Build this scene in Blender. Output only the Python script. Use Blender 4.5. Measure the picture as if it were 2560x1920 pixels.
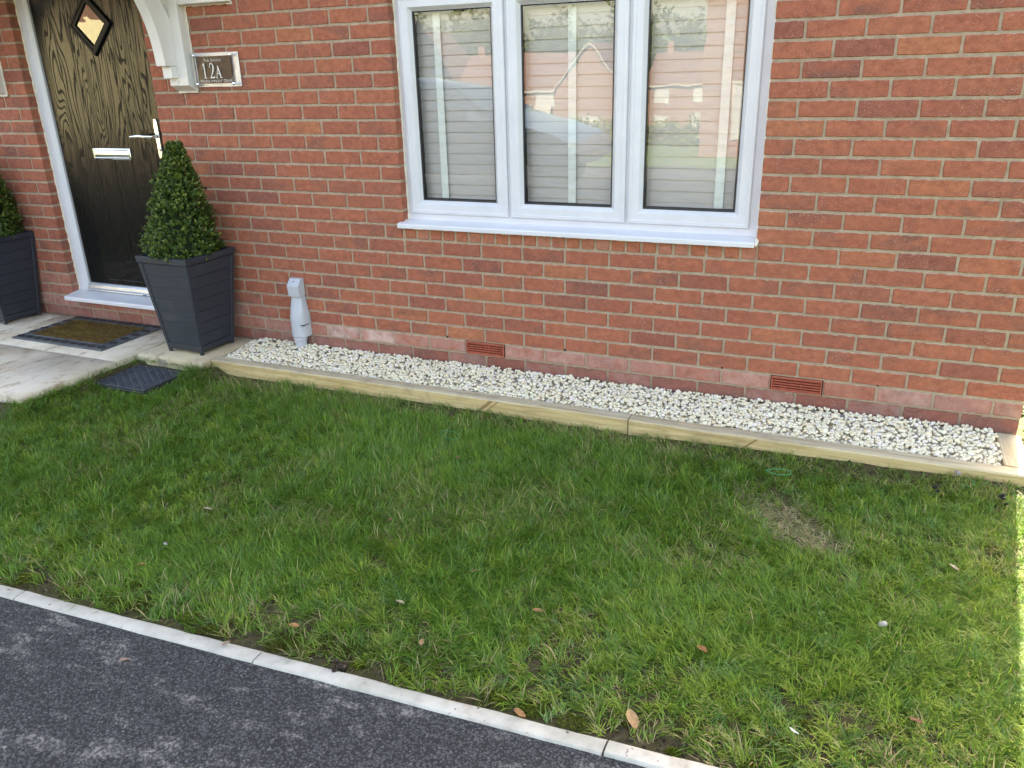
import bpy, bmesh, math, random
import numpy as np
from mathutils import Vector, Matrix

for o in list(bpy.data.objects):
    bpy.data.objects.remove(o, do_unlink=True)
scene = bpy.context.scene
COL = scene.collection
RND = random.Random(11)
NPR = np.random.default_rng(11)

# ------------------------------------------------------------------ camera
CAM_C = Vector((1.8786, -3.6437, 1.4146))
CAM_X = Vector((0.917986, 0.395771, -0.025840))
CAM_D = Vector((0.121950, -0.343658, -0.931143))     # image-down direction
CAM_F = Vector((-0.377399, 0.851625, -0.363738))     # view direction
cam = bpy.data.cameras.new('camera')
cam.sensor_fit = 'HORIZONTAL'; cam.sensor_width = 36.0
cam.lens = 2004.67 / 2560 * 36.0
cam.clip_start = 0.02; cam.clip_end = 3000
cam_o = bpy.data.objects.new('camera', cam); COL.objects.link(cam_o)
m3 = Matrix((CAM_X, -CAM_D, -CAM_F)).transposed()
cam_o.matrix_world = Matrix.Translation(CAM_C) @ m3.to_4x4()
scene.camera = cam_o

# ------------------------------------------------------------------ sky, sun, exposure
SUN_EL = math.radians(32)
SUN_AZ = math.atan2(0.107, 1.0)                      # sun stands behind the house, a little to the right
world = bpy.data.worlds.new('World'); scene.world = world; world.use_nodes = True
wt = world.node_tree; wt.nodes.clear()
sky = wt.nodes.new('ShaderNodeTexSky'); sky.sky_type = 'NISHITA'; sky.sun_disc = False
sky.sun_elevation = SUN_EL; sky.sun_rotation = SUN_AZ
sky.air_density = 1.0; sky.dust_density = 4.0; sky.ozone_density = 0.3
bg = wt.nodes.new('ShaderNodeBackground'); bg.inputs['Strength'].default_value = 0.15
wo = wt.nodes.new('ShaderNodeOutputWorld')
wt.links.new(sky.outputs[0], bg.inputs[0]); wt.links.new(bg.outputs[0], wo.inputs[0])
sl = bpy.data.lights.new('sun', 'SUN'); sl.energy = 5.0; sl.angle = math.radians(0.5); sl.color = (1.0, 0.95, 0.88)
so = bpy.data.objects.new('sun', sl); COL.objects.link(so)
so.rotation_euler = Vector((-math.sin(SUN_AZ)*math.cos(SUN_EL), -math.cos(SUN_AZ)*math.cos(SUN_EL), -math.sin(SUN_EL))).to_track_quat('-Z', 'Y').to_euler()
so.location = (3, 6, 12)
vs = scene.view_settings
scene.display_settings.display_device = 'sRGB'
vs.view_transform = 'Standard'; vs.look = 'None'; vs.gamma = 1.0; vs.use_curve_mapping = False
vs.exposure = 2.8
try:
    vs.use_white_balance = True; vs.white_balance_temperature = 8100; vs.white_balance_tint = 9
except Exception:
    pass
scene.render.engine = 'CYCLES'
scene.cycles.max_bounces = 8; scene.cycles.diffuse_bounces = 4; scene.cycles.glossy_bounces = 4
scene.cycles.transparent_max_bounces = 12; scene.cycles.caustics_reflective = False; scene.cycles.caustics_refractive = False
scene.render.resolution_x = 1024; scene.render.resolution_y = 768

# ------------------------------------------------------------------ node helpers
class NT:
    def __init__(s, name):
        s.m = bpy.data.materials.new(name); s.m.use_nodes = True; s.t = s.m.node_tree; s.t.nodes.clear()
        s.out = s.t.nodes.new('ShaderNodeOutputMaterial'); s.b = s.t.nodes.new('ShaderNodeBsdfPrincipled')
        s.t.links.new(s.b.outputs[0], s.out.inputs['Surface']); s._pos = None
    def put(s, sock, v):
        if isinstance(v, bpy.types.NodeSocket): s.t.links.new(v, sock)
        elif v is not None:
            if hasattr(sock, 'default_value') and isinstance(v, (tuple, list)) and len(v) == 3 and sock.type == 'RGBA': v = (*v, 1)
            sock.default_value = v
    def node(s, typ, ins=None, **kw):
        n = s.t.nodes.new('ShaderNode'+typ)
        for k, v in kw.items(): setattr(n, k, v)
        for k, v in (ins or {}).items(): s.put(n.inputs[k], v)
        return n
    def set(s, **kw):
        names = dict(base='Base Color', rough='Roughness', metal='Metallic', normal='Normal', spec='Specular IOR Level', coat='Coat Weight', trans='Transmission Weight', alpha='Alpha')
        for k, v in kw.items(): s.put(s.b.inputs[names.get(k, k)], v)
        return s
    def pos(s):
        if s._pos is None: s._pos = s.node('NewGeometry').outputs['Position']
        return s._pos
    def obj(s): return s.node('TexCoord').outputs['Object']
    def map(s, vec, scale=(1,1,1), loc=(0,0,0), rot=(0,0,0)):
        return s.node('Mapping', {'Vector': vec, 'Scale': scale, 'Location': loc, 'Rotation': rot}).outputs[0]
    def noise(s, vec, scale, detail=3, rough=.55, dist=0., out='Fac', w=None):
        n = s.node('TexNoise', {'Vector': vec, 'Scale': scale, 'Detail': detail, 'Roughness': rough, 'Distortion': dist})
        if w is not None:
            n.noise_dimensions = '4D'; s.put(n.inputs['W'], w)
        return n.outputs[out]
    def vor(s, vec, scale, out='Distance', feature='F1', rnd=1.):
        return s.node('TexVoronoi', {'Vector': vec, 'Scale': scale, 'Randomness': rnd}, feature=feature).outputs[out]
    def ramp(s, fac, pts, interp='LINEAR'):
        n = s.node('ValToRGB'); cr = n.color_ramp; cr.interpolation = interp
        while len(cr.elements) < len(pts): cr.elements.new(.5)
        for e, (p, c) in zip(cr.elements, pts):
            e.position = p; e.color = (c, c, c, 1) if not isinstance(c, (tuple, list)) else (*c[:3], 1)
        s.put(n.inputs[0], fac); return n.outputs[0]
    def mix(s, fac, a, b, mode='MIX'):
        n = s.node('Mix', data_type='RGBA', blend_type=mode); s.put(n.inputs[0], fac); s.put(n.inputs[6], a); s.put(n.inputs[7], b)
        return n.outputs[2]
    def math(s, op, a, b=None, c=None, clamp=False):
        n = s.node('Math', operation=op, use_clamp=clamp); s.put(n.inputs[0], a)
        if b is not None: s.put(n.inputs[1], b)
        if c is not None: s.put(n.inputs[2], c)
        return n.outputs[0]
    def rng(s, v, a, b, c, d):
        return s.node('MapRange', {'Value': v, 'From Min': a, 'From Max': b, 'To Min': c, 'To Max': d}).outputs[0]
    def sep(s, v):
        return s.node('SeparateXYZ', {0: v}).outputs
    def bump(s, h, strength=.5, dist=.005, n=None):
        b = s.node('Bump', {'Height': h, 'Strength': strength, 'Distance': dist})
        if n is not None: s.put(b.inputs['Normal'], n)
        return b.outputs[0]

def simple(name, base, rough=.5, metal=0., var=.12, scale=25, bump=0., bscale=120, spec=.5):
    t = NT(name); n = t.noise(t.pos(), scale, 4)
    dk = tuple(c*(1-var) for c in base); lt = tuple(min(1, c*(1+var)) for c in base)
    t.set(base=t.ramp(n, [(.3, dk), (.7, lt)]), rough=rough, metal=metal, spec=spec)
    if bump: t.set(normal=t.bump(t.noise(t.pos(), bscale, 3), bump, .002))
    return t.m

# ------------------------------------------------------------------ geometry helpers
class G:
    def __init__(s): s.v = []; s.f = []
    def add(s, vs, fs):
        o = len(s.v); s.v += [tuple(v) for v in vs]; s.f += [tuple(i+o for i in f) for f in fs]; return s
    def box(s, x0, x1, y0, y1, z0, z1):
        return s.add([(x0,y0,z0),(x1,y0,z0),(x1,y1,z0),(x0,y1,z0),(x0,y0,z1),(x1,y0,z1),(x1,y1,z1),(x0,y1,z1)],
                     [(0,3,2,1),(4,5,6,7),(0,1,5,4),(1,2,6,5),(2,3,7,6),(3,0,4,7)])
    def loft(s, rings, cap=True):
        n = len(rings[0]); vs = [p for r in rings for p in r]; fs = []
        for i in range(len(rings)-1):
            for j in range(n):
                k = (j+1) % n; fs.append((i*n+j, i*n+k, (i+1)*n+k, (i+1)*n+j))
        if cap: fs.append(tuple(range(n-1, -1, -1))); fs.append(tuple((len(rings)-1)*n+j for j in range(n)))
        return s.add(vs, fs)
    def tube(s, pts, rad, n=8, cap=True):
        rings = []; pts = [Vector(p) for p in pts]
        for i, p in enumerate(pts):
            d = (pts[min(i+1, len(pts)-1)] - pts[max(i-1, 0)]).normalized()
            a = d.cross(Vector((0,0,1))) if abs(d.z) < .95 else d.cross(Vector((1,0,0)))
            a.normalize(); b = d.cross(a); r = rad[i] if isinstance(rad, (list, tuple)) else rad
            rings.append([p + a*r*math.cos(2*math.pi*k/n) + b*r*math.sin(2*math.pi*k/n) for k in range(n)])
        return s.loft(rings, cap)
    def profile_x(s, prof, x0, x1):                       # (y,z) polygon extruded along x
        return s.loft([[(x0, y, z) for y, z in prof], [(x1, y, z) for y, z in prof]])
    def ringframe(s, x0, x1, z0, z1, prof):               # mitred rectangular frame, prof = (inset, y)
        vs = []; fs = []
        for d, y in prof: vs += [(x0+d, y, z0+d), (x1-d, y, z0+d), (x1-d, y, z1-d), (x0+d, y, z1-d)]
        for i in range(len(prof)-1):
            for j in range(4):
                k = (j+1) % 4; fs.append((i*4+j, i*4+k, (i+1)*4+k, (i+1)*4+j))
        return s.add(vs, fs)
    def build(s, name, mat, parent=None, org=None, bevel=0., seg=1, smooth=False, angle=35):
        me = bpy.data.meshes.new(name)
        og = Vector(org) if org is not None else (Vector(ORG.get(parent.name, (0,0,0))) if parent else Vector((0,0,0)))
        me.from_pydata([tuple(Vector(v)-og) for v in s.v], [], s.f)
        bm = bmesh.new(); bm.from_mesh(me)
        bmesh.ops.recalc_face_normals(bm, faces=bm.faces)
        if bevel:
            es = [e for e in bm.edges if len(e.link_faces) == 2 and e.calc_face_angle(0) > math.radians(30)]
            bmesh.ops.bevel(bm, geom=es, offset=bevel, segments=seg, affect='EDGES', profile=.6, clamp_overlap=True)
        if smooth:
            for f in bm.faces: f.smooth = True
            for e in bm.edges:
                if len(e.link_faces) == 2 and e.calc_face_angle(0) > math.radians(angle): e.smooth = False
        bm.to_mesh(me); bm.free()
        me.materials.append(mat)
        o = bpy.data.objects.new(name, me); COL.objects.link(o)
        if parent: o.parent = parent; ORG[o.name] = tuple(og)
        elif org is not None: o.location = og; ORG[o.name] = tuple(og)
        return o
ORG = {}
def tag(o, label=None, cat=None, group=None, kind=None):
    if label: o['label'] = label
    if cat: o['category'] = cat
    if group: o['group'] = group
    if kind: o['kind'] = kind
    return o
def thing(name, label, cat, loc=(0,0,0), group=None):
    o = bpy.data.objects.new(name, None); COL.objects.link(o); o.location = loc; o.empty_display_size = .1
    ORG[o.name] = tuple(loc); return tag(o, label, cat, group)
def copy_tree(o, parent=None):
    c = o.copy(); COL.objects.link(c); c.parent = parent
    for ch in o.children: copy_tree(ch, c)
    return c
def np_mesh(name, verts, faces_flat, loop_totals, mat, cols=None, parent=None, smooth=False, attr='col'):
    me = bpy.data.meshes.new(name)
    nv, nl, nf = len(verts), len(faces_flat), len(loop_totals)
    me.vertices.add(nv); me.vertices.foreach_set('co', np.ascontiguousarray(verts, dtype=np.float32).ravel())
    me.loops.add(nl); me.loops.foreach_set('vertex_index', np.asarray(faces_flat, dtype=np.int32))
    me.polygons.add(nf)
    st = np.zeros(nf, dtype=np.int32); st[1:] = np.cumsum(loop_totals)[:-1]
    me.polygons.foreach_set('loop_start', st); me.polygons.foreach_set('loop_total', np.asarray(loop_totals, dtype=np.int32))
    if smooth: me.polygons.foreach_set('use_smooth', np.ones(nf, dtype=bool))
    me.update(calc_edges=True)
    if cols is not None:
        a = me.attributes.new(attr, 'FLOAT_COLOR', 'POINT'); c = np.ones((nv, 4), dtype=np.float32); c[:, :cols.shape[1]] = cols
        a.data.foreach_set('color', c.ravel())
    me.materials.append(mat)
    o = bpy.data.objects.new(name, me); COL.objects.link(o)
    if parent: o.parent = parent
    return o
def vnoise(x, y, freq, seed=0):                               # smooth value noise 0..1
    rs = np.random.default_rng(seed); tab = rs.random((64, 64))
    X, Y = x*freq, y*freq; xi, yi = np.floor(X).astype(int), np.floor(Y).astype(int); fx, fy = X-xi, Y-yi
    fx = fx*fx*(3-2*fx); fy = fy*fy*(3-2*fy); g = lambda a, b: tab[a % 64, b % 64]
    return (g(xi,yi)*(1-fx)+g(xi+1,yi)*fx)*(1-fy)+(g(xi,yi+1)*(1-fx)+g(xi+1,yi+1)*fx)*fy
def fbm(x, y, freq, seed=0, octv=3):
    s = 0; a = 1; t = 0
    for i in range(octv): s = s+a*vnoise(x, y, freq*2**i, seed+i); t += a; a *= .5
    return s/t

# ------------------------------------------------------------------ materials
def brick_mat(joined):
    t = NT('brick_joined' if joined else 'brick')
    if joined: tone = t.node('Attribute', attribute_name='tone').outputs['Color']
    else: tone = t.node('ObjectInfo').outputs['Color']
    r, g, b = t.node('SeparateColor', {0: tone}).outputs[:3]
    w = t.math('MULTIPLY', r, 37.0)
    p = t.pos()
    col = t.ramp(r, [(0, (.24,.092,.072)), (.16, (.32,.108,.076)), (.45, (.412,.132,.080)), (.72, (.442,.147,.084)), (.9, (.465,.163,.088)), (1, (.49,.185,.093))])
    n1 = t.noise(t.map(p, (1, 1, 1.6)), 9, 3, w=w)
    n2 = t.noise(t.map(p, (1, 1, 1.3)), 30, 5, .62, w=w)
    n3 = t.noise(t.map(p, (1, 1, 1.4)), 190, 3, .65, w=w)
    col = t.mix(t.rng(n2, .35, .66, 0, .9), col, t.mix(.6, col, (.16,.05,.036)))
    burn = t.math('MULTIPLY', t.rng(n1, .45, .62, 0, 1), t.rng(g, .45, .95, 0, .65))
    col = t.mix(burn, col, (.155, .075, .062))
    fl = t.math('MULTIPLY', t.rng(n3, .56, .68, 0, .85), t.rng(n1, .35, .62, .2, 1))
    col = t.mix(fl, col, (.62, .34, .27))
    pit = t.rng(n3, .30, .37, .6, 0)
    col = t.mix(pit, col, (.16, .045, .03))
    ef = t.math('MULTIPLY', b, t.rng(t.noise(p, 14, 4, .65, w=w), .34, .72, .15, 1))
    col = t.mix(ef, col, (.62, .47, .43))
    zf = t.math('FRACT', t.math('MULTIPLY', t.math('ADD', t.sep(p)[2], 7.5), 1/.075))       # ragged mortar smears along the bed joints
    dz_ = t.math('MULTIPLY', t.math('MINIMUM', zf, t.math('SUBTRACT', 1.0, zf)), .075)
    dz_ = t.math('ADD', dz_, t.math('MULTIPLY', t.math('SUBTRACT', t.noise(p, 38, 4, .6), .5), .016))
    sm = t.math('MULTIPLY', t.rng(dz_, .0045, .0075, .85, 0), 1.0, clamp=True)
    col = t.mix(sm, col, (.48,.375,.285))
    t.set(base=col, rough=.88, spec=.25)
    h = t.math('ADD', t.math('MULTIPLY', n3, .6), t.math('MULTIPLY', n2, .9))
    t.set(normal=t.bump(h, .55, .0045))
    return t.m
MAT = {}
MAT['brick'] = brick_mat(False); MAT['brick_j'] = brick_mat(True)
t = NT('mortar'); p = t.pos(); n = t.noise(p, 30, 4); n2 = t.noise(p, 260, 3, .7)
c = t.ramp(n, [(.3, (.37,.285,.205)), (.6, (.49,.385,.29)), (.8, (.56,.455,.35))])
c = t.mix(t.rng(n2, .35, .7, .35, 0), c, (.2, .14, .095))
z = t.sep(p)[2]; c = t.mix(t.math('MULTIPLY', t.rng(z, .02, -.1, 0, .7), 1.0, clamp=True), c, (.15, .09, .065))
t.set(base=c, rough=.95, spec=.15, normal=t.bump(t.math('ADD', n2, t.math('MULTIPLY', n, 1.5)), .7, .004)); MAT['mortar'] = t.m
def brick_tex(name, c1, c2, mort, sc=1.0):
    t = NT(name); p = t.pos(); s = t.sep(p)
    v = t.node('CombineXYZ', {0: t.math('ADD', s[0], s[1]), 1: s[2], 2: 0.0}).outputs[0]
    b = t.node('TexBrick', {'Vector': v, 'Color1': (*c1,1), 'Color2': (*c2,1), 'Mortar': (*mort,1), 'Scale': 1.0, 'Mortar Size': .006*sc, 'Brick Width': .225*sc, 'Row Height': .075*sc})
    t.set(base=t.mix(t.rng(t.noise(p, 3, 3), .3, .7, 0, .3), b.outputs[0], (.2,.06,.04)), rough=.9, normal=t.bump(b.outputs[1], -.3, .004)); return t.m
MAT['brick_tex'] = brick_tex('brick_texture', (.37,.105,.055), (.45,.13,.06), (.37,.295,.225))
MAT['brick_far'] = brick_tex('brick_far', (.098,.060,.047), (.13,.080,.058), (.17,.145,.12), 1.0)
MAT['roof'] = simple('roof_tile', (.105,.055,.040), .85, var=.25, scale=6)
MAT['roof_dark'] = simple('roof_slate', (.06,.062,.07), .8, var=.25, scale=6)
MAT['cream'] = simple('cream_render', (.54,.53,.36), .9, var=.05, scale=3)
# white upvc
t = NT('white_upvc'); p = t.pos()
c = t.ramp(t.noise(p, 6, 5, .6), [(.25, (.62,.625,.665)), (.6, (.68,.685,.73))])
c = t.mix(t.rng(t.noise(t.map(p, (1,1,.15)), 80, 3), .62, .75, 0, .12), c, (.45,.42,.38))
t.set(base=c, rough=.32, spec=.5, normal=t.bump(t.noise(p, 9, 2), .06, .002)); MAT['upvc'] = t.m
MAT['upvc_beige'] = simple('white_trim', (.72,.70,.68), .38, var=.03, scale=9)
MAT['sealant'] = simple('sealant', (.74,.68,.58), .55, var=.1, scale=40, bump=.3, bscale=60)
MAT['gasket'] = simple('black_gasket', (.012,.012,.014), .5)
MAT['chrome'] = simple('chrome', (.82,.82,.83), .12, 1.0, var=.03)
MAT['alu'] = simple('aluminium', (.66,.68,.72), .42, .9, var=.06)
# window glass: double-glazed pane, slightly wavy
def glass(name, tint, refl, wav=.012, rough=0.):
    t = NT(name); p = t.pos(); t.t.nodes.remove(t.b)
    nb = t.bump(t.noise(t.map(p, (1,1,1)), 2.6, 1), wav, .5)
    nb = t.bump(t.noise(p, 7, 1), wav*.35, .3, nb)
    gl = t.node('BsdfGlossy', {'Color': (1,1,1,1), 'Roughness': rough, 'Normal': nb}); tr = t.node('BsdfTransparent', {'Color': (*tint, 1)})
    fc = t.node('LayerWeight', {'Blend': .5, 'Normal': nb}).outputs['Facing']
    fr = t.math('MULTIPLY_ADD', t.math('POWER', fc, 5.0), .96, .04)
    mx = t.node('MixShader', {0: t.math('MULTIPLY', fr, refl, clamp=True), 1: tr.outputs[0], 2: gl.outputs[0]})
    t.t.links.new(mx.outputs[0], t.out.inputs['Surface']); return t.m
MAT['pane'] = glass('window_glass', (.97,.97,.965), 3.0, .0022)
MAT['acrylic'] = glass('clear_acrylic', (.97,.97,.97), 1.3, 0.)
MAT['mirror_pane'] = glass('door_glass', (.35,.35,.33), 2.2, .02)
# blinds
t = NT('blind_slat'); p = t.pos()
t.set(base=t.ramp(t.noise(t.map(p, (1,1,8)), 12, 4), [(.3, (.49,.47,.44)), (.7, (.545,.525,.495))]), rough=.5); MAT['slat'] = t.m
MAT['tape'] = simple('ladder_tape', (.76,.81,.77), .8, var=.04, scale=60, bump=.2, bscale=400)
MAT['dark'] = simple('dark_interior', (.02,.02,.02), .9)
# black wood-grain door
for nm_, key_, hz_ in (('black_woodgrain', 'door', False), ('black_woodgrain_flat', 'door_flat', True)):
    t = NT(nm_); o = t.pos(); s = t.sep(o)
    if hz_: s = (s[2], s[1], t.math('MULTIPLY', s[0], .8))
    ab = t.math('FLOOR', t.math('MULTIPLY', s[0], 1/.118))
    v = t.node('CombineXYZ', {0: s[0], 1: t.math('MULTIPLY', ab, 3.7), 2: s[2]}).outputs[0]
    w1 = t.noise(t.map(v, (9, 1, 1.15)), 1.0, 2, .45, .35)
    wv = t.math('SINE', t.math('MULTIPLY', w1, 120))
    fine = t.noise(t.map(v, (260, 1, 7)), 1.0, 3)
    gr = t.math('ADD', t.rng(wv, -.95, -.25, 0, 1), t.math('MULTIPLY', t.math('SUBTRACT', fine, .55), 1.3), clamp=True)
    t.set(base=(.0085,.0085,.0085), rough=t.rng(gr, 0, 1, .34, .15), spec=t.rng(gr, 0, 1, .07, .20))
    t.set(normal=t.bump(gr, .22, .0006)); MAT[key_] = t.m
MAT['door_plain'] = simple('black_gloss', (.009,.009,.009), .38, var=.1, spec=.10)
# planter plastic
t = NT('anthracite_plastic'); p = t.pos()
n = t.noise(t.map(p, (1,1,9)), 14, 4)
c = t.ramp(n, [(.3, (.017,.023,.034)), (.7, (.030,.038,.052))])
c = t.mix(t.rng(t.noise(p, 5, 5, .7), .6, .78, 0, .35), c, (.11,.11,.115))
t.set(base=c, rough=t.rng(n, .3, .7, .42, .58), normal=t.bump(t.noise(t.map(p, (3,3,60)), 6, 3), .15, .002)); MAT['planter'] = t.m
# timber
t = NT('treated_timber'); o = t.obj(); s = t.sep(o); p = t.pos()
g = t.noise(t.map(o, (2.2, 34, 34)), 1.0, 4, .6, .8)
rings = t.math('SINE', t.math('MULTIPLY', t.noise(t.map(o, (1.1, 12, 12)), 1.0, 2, .5, .3), 60))
up = t.sep(t.node('NewGeometry').outputs['Normal'])[2]
c = t.ramp(g, [(.25, (.38,.265,.115)), (.5, (.57,.435,.215)), (.75, (.64,.515,.285))])
cw = t.ramp(g, [(.25, (.36,.30,.20)), (.5, (.50,.44,.32)), (.8, (.60,.54,.41))])
c = t.mix(t.rng(up, .5, .8, 0, .9), c, cw)
c = t.mix(t.rng(rings, .55, 1, 0, .3), c, (.30,.19,.075))
c = t.mix(t.rng(t.noise(p, 7, 6, .72), .52, .72, 0, .5), c, (.22,.17,.11))
c = t.mix(t.rng(t.noise(t.map(p, (1,1,.6)), 2.2, 3), .60, .66, 0, .35), c, (.70,.55,.36))
px_, pz_ = t.sep(p)[0], t.sep(p)[2]
for bx_, wd_ in ((.30, .016), (.335, .006), (1.55, .008)):
    dd = t.math('ABSOLUTE', t.math('SUBTRACT', t.math('SUBTRACT', px_, bx_), t.math('MULTIPLY', t.math('ADD', pz_, .1), 1.1)))
    mk = t.math('MULTIPLY', t.rng(dd, wd_*.5, wd_, .75, 0), t.rng(up, .2, .6, 1, 0), clamp=True)
    c = t.mix(mk, c, (.20,.11,.045))
t.set(base=c, rough=.8, spec=.25, normal=t.bump(t.math('ADD', g, t.math('MULTIPLY', rings, .15)), .35, .003)); MAT['timber'] = t.m
# sandstone
t = NT('sandstone'); p = t.pos(); oi = t.node('ObjectInfo').outputs['Random']
n = t.noise(p, 3.4, 6, .65, .4, w=t.math('MULTIPLY', oi, 20)); n2 = t.noise(t.map(p, (1,.45,1), rot=(0,0,.5)), 17, 5, .7)
c = t.ramp(n, [(.28, (.40,.32,.23)), (.45, (.58,.495,.385)), (.62, (.68,.60,.495)), (.8, (.56,.50,.43))])
c = t.mix(t.math('MULTIPLY', t.rng(t.sep(p)[0], -2.05, -1.8, 0, 1), .75, clamp=True), c, t.ramp(n2, [(.3, (.42,.335,.19)), (.7, (.58,.49,.31))]))
c = t.mix(t.rng(n2, .53, .66, 0, .8), c, (.31,.22,.145))
c = t.mix(t.rng(t.noise(p, 1.6, 4, .6), .45, .7, 0, .5), c, (.46,.41,.35))
t.set(base=c, rough=.85, spec=.25, normal=t.bump(t.math('ADD', n2, t.math('MULTIPLY', n, 2)), .5, .006)); MAT['sandstone'] = t.m
MAT['grout'] = simple('grout', (.33,.29,.24), .95, var=.3, scale=30)
MAT['gravel_dust'] = simple('gravel_dust', (.50,.46,.40), .95, var=.3, scale=90, bump=1, bscale=120)
# concrete kerb
t = NT('kerb_concrete'); p = t.pos(); n = t.noise(p, 10, 5, .65); n2 = t.noise(p, 160, 3, .7)
c = t.ramp(n, [(.25, (.42,.40,.345)), (.55, (.60,.575,.51)), (.8, (.68,.655,.59))])
c = t.mix(t.rng(n2, .58, .74, 0, .35), c, (.30,.29,.27))
c = t.mix(t.rng(t.noise(p, 4.3, 4, .65), .56, .66, 0, .6), c, (.36,.27,.20))
c = t.mix(t.rng(t.noise(p, 45, 2), .68, .75, 0, .8), c, (.10,.07,.05))
t.set(base=c, rough=.9, spec=.2, normal=t.bump(t.math('ADD', n2, n), .5, .003)); MAT['kerb'] = t.m
# asphalt
t = NT('asphalt'); p = t.pos(); q = t.map(p, (1, 1, .3))
wob = t.node('MixRGB', {0: .012, 1: q, 2: t.noise(q, 60, 2, out='Color')}, blend_type='ADD').outputs[0]
vc = t.vor(wob, 150, 'Color'); vd = t.vor(wob, 150, 'Distance'); v2 = t.vor(q, 330, 'Distance')
rr = t.node('SeparateColor', {0: vc}).outputs[0]
c = t.ramp(rr, [(0, (.056,.057,.060)), (.5, (.091,.092,.096)), (.95, (.125,.126,.13)), (1, (.21,.205,.20))])
c = t.mix(t.rng(vd, .32, .6, 0, .85), c, (.017,.017,.019))
dn = t.noise(t.map(p, (1.0, 2.2, 1), rot=(0,0,-.45)), 5.5, 9, .74)
dust = t.math('MULTIPLY', t.rng(dn, .53, .66, 0, .85), t.rng(rr, .25, .8, .15, 1))
c = t.mix(dust, c, (.36,.34,.315))
hgt = t.math('ADD', t.math('MULTIPLY', t.math('SUBTRACT', 1.0, vd), t.rng(rr, 0, 1, .5, 1.2)), t.math('MULTIPLY', v2, -.25))
t.set(base=c, rough=.82, spec=.35, normal=t.bump(hgt, .9, .006)); MAT['asphalt'] = t.m
# soil and far ground
t = NT('soil'); p = t.pos(); n = t.noise(p, 35, 5, .7); n2 = t.noise(p, 3, 3)
c = t.ramp(n, [(.25, (.030,.022,.014)), (.5, (.075,.056,.034)), (.75, (.15,.12,.075))])
c = t.mix(t.rng(n2, .3, .7, 0, .6), c, (.075,.085,.026))
t.set(base=c, rough=.95, spec=.1, normal=t.bump(n, 1, .012)); MAT['soil'] = t.m
t = NT('far_ground'); p = t.pos(); n = t.noise(p, .3, 5, .6)
t.set(base=t.ramp(n, [(.3, (.05,.09,.025)), (.6, (.10,.15,.04)), (.8, (.15,.16,.07))]), rough=.95, normal=t.bump(t.noise(p, 20, 4), .6, .03)); MAT['ground'] = t.m
# blades and leaves use a colour stored per blade
def leaf_mat(name, rough=.5, transl=.25, spec=.35):
    t = NT(name); a = t.node('Attribute', attribute_name='col').outputs['Color']
    t.set(base=a, rough=rough, spec=spec)
    tl = t.node('BsdfTranslucent', {'Color': a}); mx = t.node('MixShader', {0: transl, 1: t.b.outputs[0], 2: tl.outputs[0]})
    t.t.links.new(mx.outputs[0], t.out.inputs['Surface']); return t.m
MAT['grass'] = leaf_mat('grass_blade', .5, .36, .3)
MAT['leaf'] = leaf_mat('box_leaf', .38, .18, .45)
MAT['treeleaf'] = leaf_mat('tree_leaf', .6, .25, .2)
MAT['fibre'] = leaf_mat('coir_fibre', .9, .0, .1)
t = NT('stone_chips'); a = t.node('Attribute', attribute_name='col').outputs['Color']; p = t.pos()
t.set(base=t.mix(t.rng(t.noise(p, 90, 4, .6), .5, .75, 0, .35), a, (.42,.38,.32)), rough=.92, spec=.12, normal=t.bump(t.noise(p, 160, 3), .3, .002)); MAT['stone'] = t.m
MAT['rubber'] = simple('rubber', (.075,.080,.088), .6, var=.3, scale=8, bump=.3, bscale=200)
MAT['rubber_dark'] = simple('rubber_dark', (.016,.017,.020), .5)
MAT['coir'] = simple('coir_base', (.10,.062,.022), .95, var=.4, scale=30, bump=.8, bscale=90)
t = NT('manhole_plastic'); p = t.pos()
t.set(base=t.mix(t.rng(t.noise(p, 60, 4, .7), .62, .72, 0, .7), t.ramp(t.noise(p, 9, 4), [(.3, (.042,.047,.060)), (.7, (.075,.081,.098))]), (.30,.29,.28)), rough=.45); MAT['manhole'] = t.m
t = NT('grey_plastic'); p = t.pos()
t.set(base=t.mix(t.rng(t.noise(t.map(p, (1,1,.3)), 40, 4, .7), .62, .75, 0, .4), t.ramp(t.noise(p, 12, 3), [(.3, (.45,.48,.53)), (.7, (.50,.53,.58))]), (.35,.31,.24)), rough=.4); MAT['greyplastic'] = t.m
MAT['terracotta'] = simple('terracotta_plastic', (.36,.085,.05), .55, var=.15, scale=30)
MAT['bark'] = simple('bark', (.10,.07,.045), .95, var=.4, scale=20, bump=.8, bscale=60)
MAT['black'] = simple('black_print', (.012,.012,.011), .18, var=.05)
MAT['white_print'] = simple('white_print', (.82,.82,.80), .6, var=.02)
MAT['wire'] = simple('green_wire', (.03,.34,.17), .45, var=.1)
MAT['carpaint'] = simple('car_paint', (.13,.17,.23), .12, .5, var=.05, scale=4)
MAT['carglass'] = simple('car_glass', (.02,.025,.03), .05, var=.05, spec=.8)
MAT['tyre'] = simple('tyre', (.02,.02,.02), .85)
MAT['lampred'] = simple('red_lens', (.4,.02,.02), .2)
MAT['far_white'] = simple('far_white_trim', (.22,.22,.21), .6, var=.05)
MAT['winwhite'] = simple('far_window', (.26,.28,.30), .15, var=.1, scale=2)
MAT['grey_metal'] = simple('grey_metal', (.35,.37,.38), .4, .6)

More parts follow.
